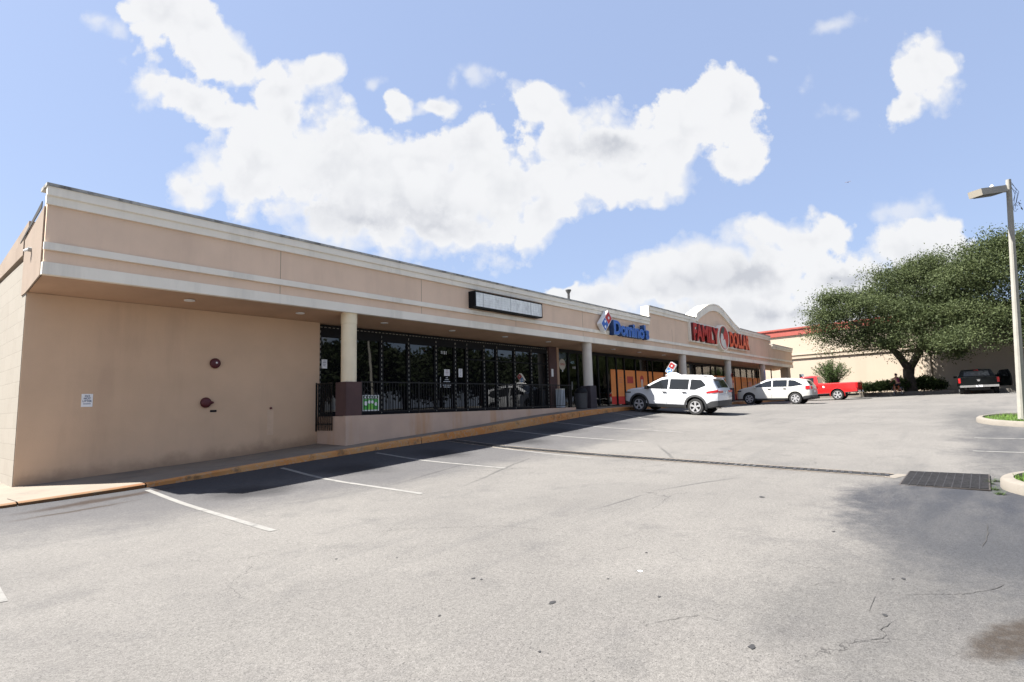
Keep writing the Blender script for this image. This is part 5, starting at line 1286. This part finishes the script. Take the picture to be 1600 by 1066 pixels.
bk = thing('bicycle', 'orange bicycle ridden past the planting bed', 'bicycle', bpnt, hdg)
for x in (-.52, .52):
    w = empty('wheel', bk, (x, 0, .34)); n = 28; b = B(); rg = []
    for a in range(n):
        t = 2*PI*a/n; rg.append([b.verts.new(((.32+.022*math.cos(q))*math.cos(t), .022*math.sin(q), (.32+.022*math.cos(q))*math.sin(t))) for q in (0, PI/2, PI, 1.5*PI)])
    for a in range(n):
        for q in range(4): b.faces.new((rg[a][q], rg[a][(q+1) % 4], rg[(a+1) % n][(q+1) % 4], rg[(a+1) % n][q]))
    obj('tyre', b, M['tyre'], w); b = B()
    for a in range(10): t = 2*PI*a/10; tube(b, [(0, 0, 0), (.31*math.cos(t), 0, .31*math.sin(t))], .003, 4)
    obj('spokes', b, M['chrome'], w)
b = B()
for p, q in (((-.52, 0, .34), (-.08, 0, .30)), ((-.08, 0, .30), (-.2, 0, .78)), ((-.2, 0, .74), (-.52, 0, .34)), ((-.18, 0, .70), (.36, 0, .74)), ((-.08, 0, .30), (.38, 0, .66)), ((.34, 0, .86), (.52, 0, .34))): tube(b, [p, q], .02, 6)
obj('frame', b, M['bikeorange'], bk); obj('saddle', prism(B(), [(-.34, .80), (-.06, .80), (-.06, .85), (-.34, .86)], 'y', -.06, .06), M['clad'], bk, bevel=.015)
b = B(); tube(b, [(.34, 0, .86), (.36, 0, 1.0)], .014, 6); tube(b, [(.30, -.28, 1.02), (.36, 0, 1.0), (.30, .28, 1.02)], .014, 6); obj('handlebar', b, M['clad'], bk)
b = B(); tube(b, [(-.08, -.09, .30), (-.08, .09, .30)], .012, 6); tube(b, [(-.08, .09, .30), (.05, .10, .20)], .012, 6); tube(b, [(-.08, -.09, .30), (-.21, -.10, .40)], .012, 6); obj('crank', b, M['chrome'], bk)
pe = thing('person', 'person in a dark maroon top and black shorts riding a bicycle', 'person', bpnt, hdg)
verts = [(-.22, 0, .92, .125, .15), (-.17, 0, 1.10, .12, .15), (-.08, 0, 1.30, .115, .17), (-.02, 0, 1.42, .07, .09), (.01, 0, 1.50, .05), (.04, 0, 1.58, .075, .075), (.05, 0, 1.67, .085, .08), (.05, 0, 1.75, .05),
         (-.04, .19, 1.37, .06), (.14, .25, 1.18, .042), (.29, .27, 1.05, .032), (.33, .27, 1.03, .03), (-.04, -.19, 1.37, .06), (.14, -.25, 1.18, .042), (.29, -.27, 1.05, .032), (.33, -.27, 1.03, .03),
         (-.17, .10, .86, .085), (.16, .11, .66, .065), (.04, .11, .26, .04), (.13, .11, .20, .03), (-.17, -.10, .86, .085), (.18, -.11, .80, .065), (-.16, -.11, .46, .042), (-.08, -.11, .39, .03)]
edges = [(0, 1), (1, 2), (2, 3), (3, 4), (4, 5), (5, 6), (6, 7), (2, 8), (8, 9), (9, 10), (10, 11), (2, 12), (12, 13), (13, 14), (14, 15), (0, 16), (16, 17), (17, 18), (18, 19), (0, 20), (20, 21), (21, 22), (22, 23)]
skin_body('body', verts, edges, M['skin'], pe)
skin_body('shirt', [(-.215, 0, .98, .145, .17), (-.17, 0, 1.10, .14, .17), (-.09, 0, 1.28, .135, .19), (-.05, 0, 1.38, .10, .14)], [(0, 1), (1, 2), (2, 3)], M['maroon'], pe)
skin_body('shorts', [(-.22, 0, .95, .15, .175), (-.20, 0, .88, .14, .17), (-.15, .10, .84, .10), (.06, .11, .73, .085), (-.15, -.10, .84, .10), (.06, -.11, .82, .085)], [(0, 1), (1, 2), (2, 3), (1, 4), (4, 5)], M['shorts'], pe)
skin_body('hair', [(.02, 0, 1.63, .085, .085), (.03, 0, 1.73, .09, .085), (-.03, 0, 1.60, .05)], [(0, 1), (0, 2)], M['hair'], pe)
for sd, x, z in ((1, .11, .185), (-1, -.10, .375)): obj('shoe', bx(x-.10, x+.15, sd*.11-.045, sd*.11+.045, z-.03, z+.045), M['shorts'], pe, bevel=.02)
for sd in (1, -1):
    b = B()
    for k in range(4): tube(b, [(.33, sd*(.245+.018*k), 1.05), (.365, sd*(.245+.018*k), 1.045), (.375, sd*(.245+.018*k), 1.02), (.355, sd*(.245+.018*k), 1.0)], [.01, .009, .009, .007], 6)
    tube(b, [(.32, sd*.24, 1.04), (.35, sd*.225, 1.02), (.34, sd*.225, 1.0)], [.011, .01, .008], 6); obj('hand', b, M['skin'], pe)
b = B()
obj('nose', prism(B(), [(.12, 1.63), (.15, 1.635), (.125, 1.67)], 'y', -.012, .012), M['skin'], pe)

# sign on far wall, parked behind pickup
sp = at(1254, 604, 50); s = thing('street_sign', 'small grey rectangular sign on a thin post behind the red pickup cab', 'sign', (sp.x, sp.y, -.1), R_(-80))
obj('post', bx(-.03, .03, .0, .03, 0, 2.0), M['steel'], s); obj('plate', bx(-.18, .18, -.02, -.001, 1.45, 2.2), mat('sign_grey', (.20, .24, .27), .5), s)
# litter
for k, (px_, py_, z, sz, lb) in enumerate(((1191, 645, -.60, .16, 'crumpled white wrapper on the asphalt between the two white cars, larger of the pair'), (1181, 644, -.58, .07, 'tiny white scrap beside the larger crumpled wrapper'), (1000, 893, -1.6, .03, 'small white paper scrap in the middle of the near asphalt'), (1370, 648, -.7, .07, 'white scrap near the right side of the lot'))):
    d = RM @ _ray(px_, py_); p = Vector(d*(z/d[2])); p.z = G(p.x, p.y)
    # slide along the view ray until it touches the ground
    for _ in range(25): q = d*(G(p.x, p.y)/d[2]); p = Vector((q[0], q[1], G(q[0], q[1])))
    b = B(); bmesh.ops.create_icosphere(b, subdivisions=1, radius=sz)
    for v in b.verts: v.co = Vector((v.co.x*random.uniform(.6, 1.2), v.co.y*random.uniform(.5, 1.1), abs(v.co.z)*random.uniform(.1, .5)))
    o = obj('litter', b, M['paper']); o.location = p; tag(o, lb, 'litter', 'litter on the asphalt')
# bird
o = thing('bird', 'tiny dark bird high in the sky above the oak', 'bird', at(1325, 285, 90))
obj('body', lathe(B(), [(.01, -.2), (.06, -.1), (.07, .0), (.03, .16)], 8, 'x'), M['hair'], o)
b = B()
for sd in (1, -1):
    v = [b.verts.new(p) for p in ((-.08, 0, 0), (.08, 0, 0), (.02, sd*.25, .12), (-.05, sd*.5, .05))]; b.faces.new(v)
obj('wings', b, M['hair'], o)

# ------------------------------------------------------------------ sky, sun
SUN = Vector((-.43, .49, 1.0)).normalized()
elev = math.asin(SUN.z); az = math.atan2(SUN.x, SUN.y)
w = bpy.data.worlds.new('World'); sc.world = w; w.use_nodes = True
class WT(NT):
    def __init__(s, w): s.t = w.node_tree; s.n = s.t.nodes; s.l = s.t.links
t = WT(w); bg = t.n['Background']
sky = t.new('ShaderNodeTexSky', sky_type='NISHITA', sun_disc=False, sun_elevation=elev, sun_rotation=az, air_density=1.0, dust_density=1.2, ozone_density=1.0)
SKY_STR = .066
dirn = t.new('ShaderNodeTexCoord').outputs['Generated']
def dot(v):
    return t.new('ShaderNodeVectorMath', operation='DOT_PRODUCT', inp={0: dirn, 1: tuple(v)}).outputs['Value']
fw_ = dot(RM[:, 2]); rt_ = dot(RM[:, 0]); dn_ = dot(RM[:, 1])
fws = t.math('MAXIMUM', fw_, .08)
g = t.new('ShaderNodeCombineXYZ', inp={0: t.math('DIVIDE', rt_, fws), 1: t.math('DIVIDE', dn_, fws)}).outputs[0]
n1 = t.new('ShaderNodeTexNoise', noise_dimensions='2D', inp={'Vector': g, 'Scale': 3.2, 'Detail': 5, 'Roughness': .62})
n2 = t.new('ShaderNodeTexNoise', noise_dimensions='2D', inp={'Vector': g, 'Scale': 7.5, 'Detail': 7, 'Roughness': .66})
c1_ = t.new('ShaderNodeVectorMath', operation='SUBTRACT', inp={0: n1.outputs[1], 1: (.5, .5, .5)}).outputs[0]
gw = t.new('ShaderNodeVectorMath', operation='MULTIPLY_ADD', inp={0: c1_, 1: (.11, .11, 0), 2: g}).outputs[0]
def E(px_, py_, rx, ry, rot=0, vec=None):
    mp = t.new('ShaderNodeMapping', vector_type='TEXTURE', inp={'Vector': vec or gw, 'Location': ((px_-800)/870, (py_-533)/870, 0), 'Rotation': (0, 0, R_(rot)), 'Scale': (rx/870, ry/870, 1000)}).outputs[0]
    ln = t.new('ShaderNodeVectorMath', operation='LENGTH', inp={0: mp}).outputs['Value']
    return t.math('SUBTRACT', 1.0, ln)
big = [(254, 27, 66, 54, 40), (314, 62, 92, 51, 35), (374, 97, 74, 42, 35), (249, 122, 72, 54, 30), (304, 152, 61, 39, 40), (494, 117, 54, 29, -20), (434, 142, 52, 29, 0), (439, 182, 48, 42, 0), (344, 182, 44, 21, 0),
       (400, 250, 105, 85, 0), (520, 265, 150, 95, 0), (650, 280, 170, 110, 5), (760, 270, 110, 80, 10), (735, 235, 90, 55, 0), (800, 300, 80, 65, 0), (1030, 435, 110, 38, -12), (560, 340, 180, 60, 8), (690, 350, 130, 55, 12), (300, 285, 45, 35, 30), (618, 172, 36, 34, 0), (682, 172, 46, 26, 0), (845, 168, 62, 40, 30),
       (880, 235, 60, 60, 0), (960, 220, 110, 75, -12), (1060, 200, 110, 80, -20), (1120, 160, 50, 50, 60), (1140, 240, 60, 45, 0), (1000, 290, 100, 45, -10), (855, 330, 48, 62, 20), (870, 290, 60, 40, 0),
       (1180, 430, 230, 70, -5), (1265, 375, 90, 40, 0), (1080, 455, 140, 40, -8), (1040, 455, 150, 55, -10), (940, 472, 100, 34, -6), (1120, 510, 260, 50, 0), (1420, 400, 110, 45, -8), (1330, 440, 160, 50, 0), (1200, 490, 260, 40, 0),
       (1450, 110, 62, 72, -30), (1420, 165, 45, 28, -20), (885, 455, 40, 14, 0)]
wisp = [(740, 105, 24, 14, 30), (712, 122, 10, 22, 0), (573, 126, 14, 9, 0), (1300, 40, 40, 14, -20), (1240, 145, 26, 12, -30), (1285, 172, 34, 14, 0), (1200, 103, 14, 9, 0), (170, 40, 26, 12, 20), (135, 30, 20, 12, 0), (185, 85, 20, 8, 0), (1400, 335, 60, 18, -8)]
fld = None
for e in big:
    v = E(*e); fld = v if fld is None else t.math('SMOOTH_MAX', fld, v, .25)
fw2 = None
for e in wisp:
    v = E(*e); fw2 = v if fw2 is None else t.math('MAXIMUM', fw2, v)
gv = t.new('ShaderNodeVectorMath', operation='MULTIPLY_ADD', inp={0: t.new('ShaderNodeVectorMath', operation='SUBTRACT', inp={0: n2.outputs[1], 1: (.5, .5, .5)}).outputs[0], 1: (.045, .045, 0), 2: g}).outputs[0]
def puff(sc_):
    v_ = t.new('ShaderNodeTexVoronoi', voronoi_dimensions='2D', feature='SMOOTH_F1', inp={'Vector': gv, 'Scale': sc_, 'Smoothness': .35}).outputs['Distance']
    return t.math('SUBTRACT', .42, v_)
p1_, p2_, p3_ = puff(8.0), puff(19.0), puff(44.0)
bil = t.math('ADD', t.math('MULTIPLY', p1_, 1.0), t.math('ADD', t.math('MULTIPLY', p2_, .62), t.math('MULTIPLY', p3_, .34)))
det = t.math('ADD', bil, t.math('ADD', t.math('MULTIPLY', t.math('SUBTRACT', n2.outputs[0], .5), 2.0), t.math('MULTIPLY', t.math('SUBTRACT', n1.outputs[0], .5), .8)))
dens = t.math('ADD', t.math('MULTIPLY', fld, 1.5), det)
# patches of cloud for the part of the sky behind the camera
nb = t.new('ShaderNodeTexNoise', inp={'Vector': dirn, 'Scale': 2.4, 'Detail': 4, 'Roughness': .6}).outputs[0]
backd = t.math('MULTIPLY', t.math('SUBTRACT', nb, .55), 6.0)
front = t.ramp(fw_, .10, .45)
mxd = t.new('ShaderNodeMix', data_type='FLOAT', inp={0: front, 2: backd, 3: dens}).outputs[0]
soft_ = t.ramp(n1.outputs[0], .40, .62, .28, 1.0)
m1r = t.math('DIVIDE', t.math('SUBTRACT', mxd, -.10), soft_, clamp=True)
m1 = t.math('SMOOTH_MIN', m1r, 1.0, .15)
m2_ = t.math('MULTIPLY', t.ramp(t.math('ADD', fw2, t.math('MULTIPLY', det, 1.3)), -.3, 1.3), .62)
m2f = t.math('MULTIPLY', m2_, front)
mask = t.math('MAXIMUM', m1, m2f)
# soft self-shading of the thick cloud parts and their undersides
core = t.ramp(mxd, .45, 1.5)
sh = None
for e in ((560, 335, 190, 62, 5), (700, 340, 120, 40, 10), (1130, 440, 170, 36, -5), (1350, 430, 120, 30, 0), (960, 240, 90, 40, -10), (1200, 480, 220, 30, 0)):
    v = t.ramp(E(*e, vec=gv), -.1, .8); sh = v if sh is None else t.math('MAXIMUM', sh, v)
nsh = t.ramp(bil, .28, -.25)
shade = t.math('ADD', t.math('MULTIPLY', t.math('MULTIPLY', sh, core), t.math('MULTIPLY_ADD', nsh, .45, .45)), t.math('MULTIPLY', t.math('MULTIPLY', nsh, core), .36), clamp=True)
EXPO = 1.9; K = 1/2**EXPO
cl = t.mix(shade, tuple(c*K for c in (.92, .925, .94)), tuple(c*K for c in (.62, .64, .69)))
skyc = t.new('ShaderNodeVectorMath', operation='SCALE', inp={0: sky.outputs[0], 3: SKY_STR}).outputs[0]
# thin high haze whitens the blue a little
skyc = t.mix(.72, skyc, tuple(c*K for c in (.445, .555, .84)))
fin = t.mix(mask, skyc, cl)
t.l.new(fin, bg.inputs[0]); bg.inputs[1].default_value = 1.0
sd_ = bpy.data.lights.new('sun', 'SUN'); sd_.energy = 5.0; sd_.angle = R_(.55); sd_.color = (1, .955, .89)
so = bpy.data.objects.new('sun', sd_); C.objects.link(so); so.rotation_euler = (-SUN).to_track_quat('-Z', 'Y').to_euler(); so.location = (0, 0, 40)
sc.view_settings.view_transform = 'Standard'; sc.view_settings.look = 'None'; sc.view_settings.exposure = EXPO; sc.view_settings.gamma = 1
sc.cycles.max_bounces = 8; sc.cycles.transparent_max_bounces = 12; sc.cycles.sample_clamp_indirect = 6
sc.cycles.use_denoising = True
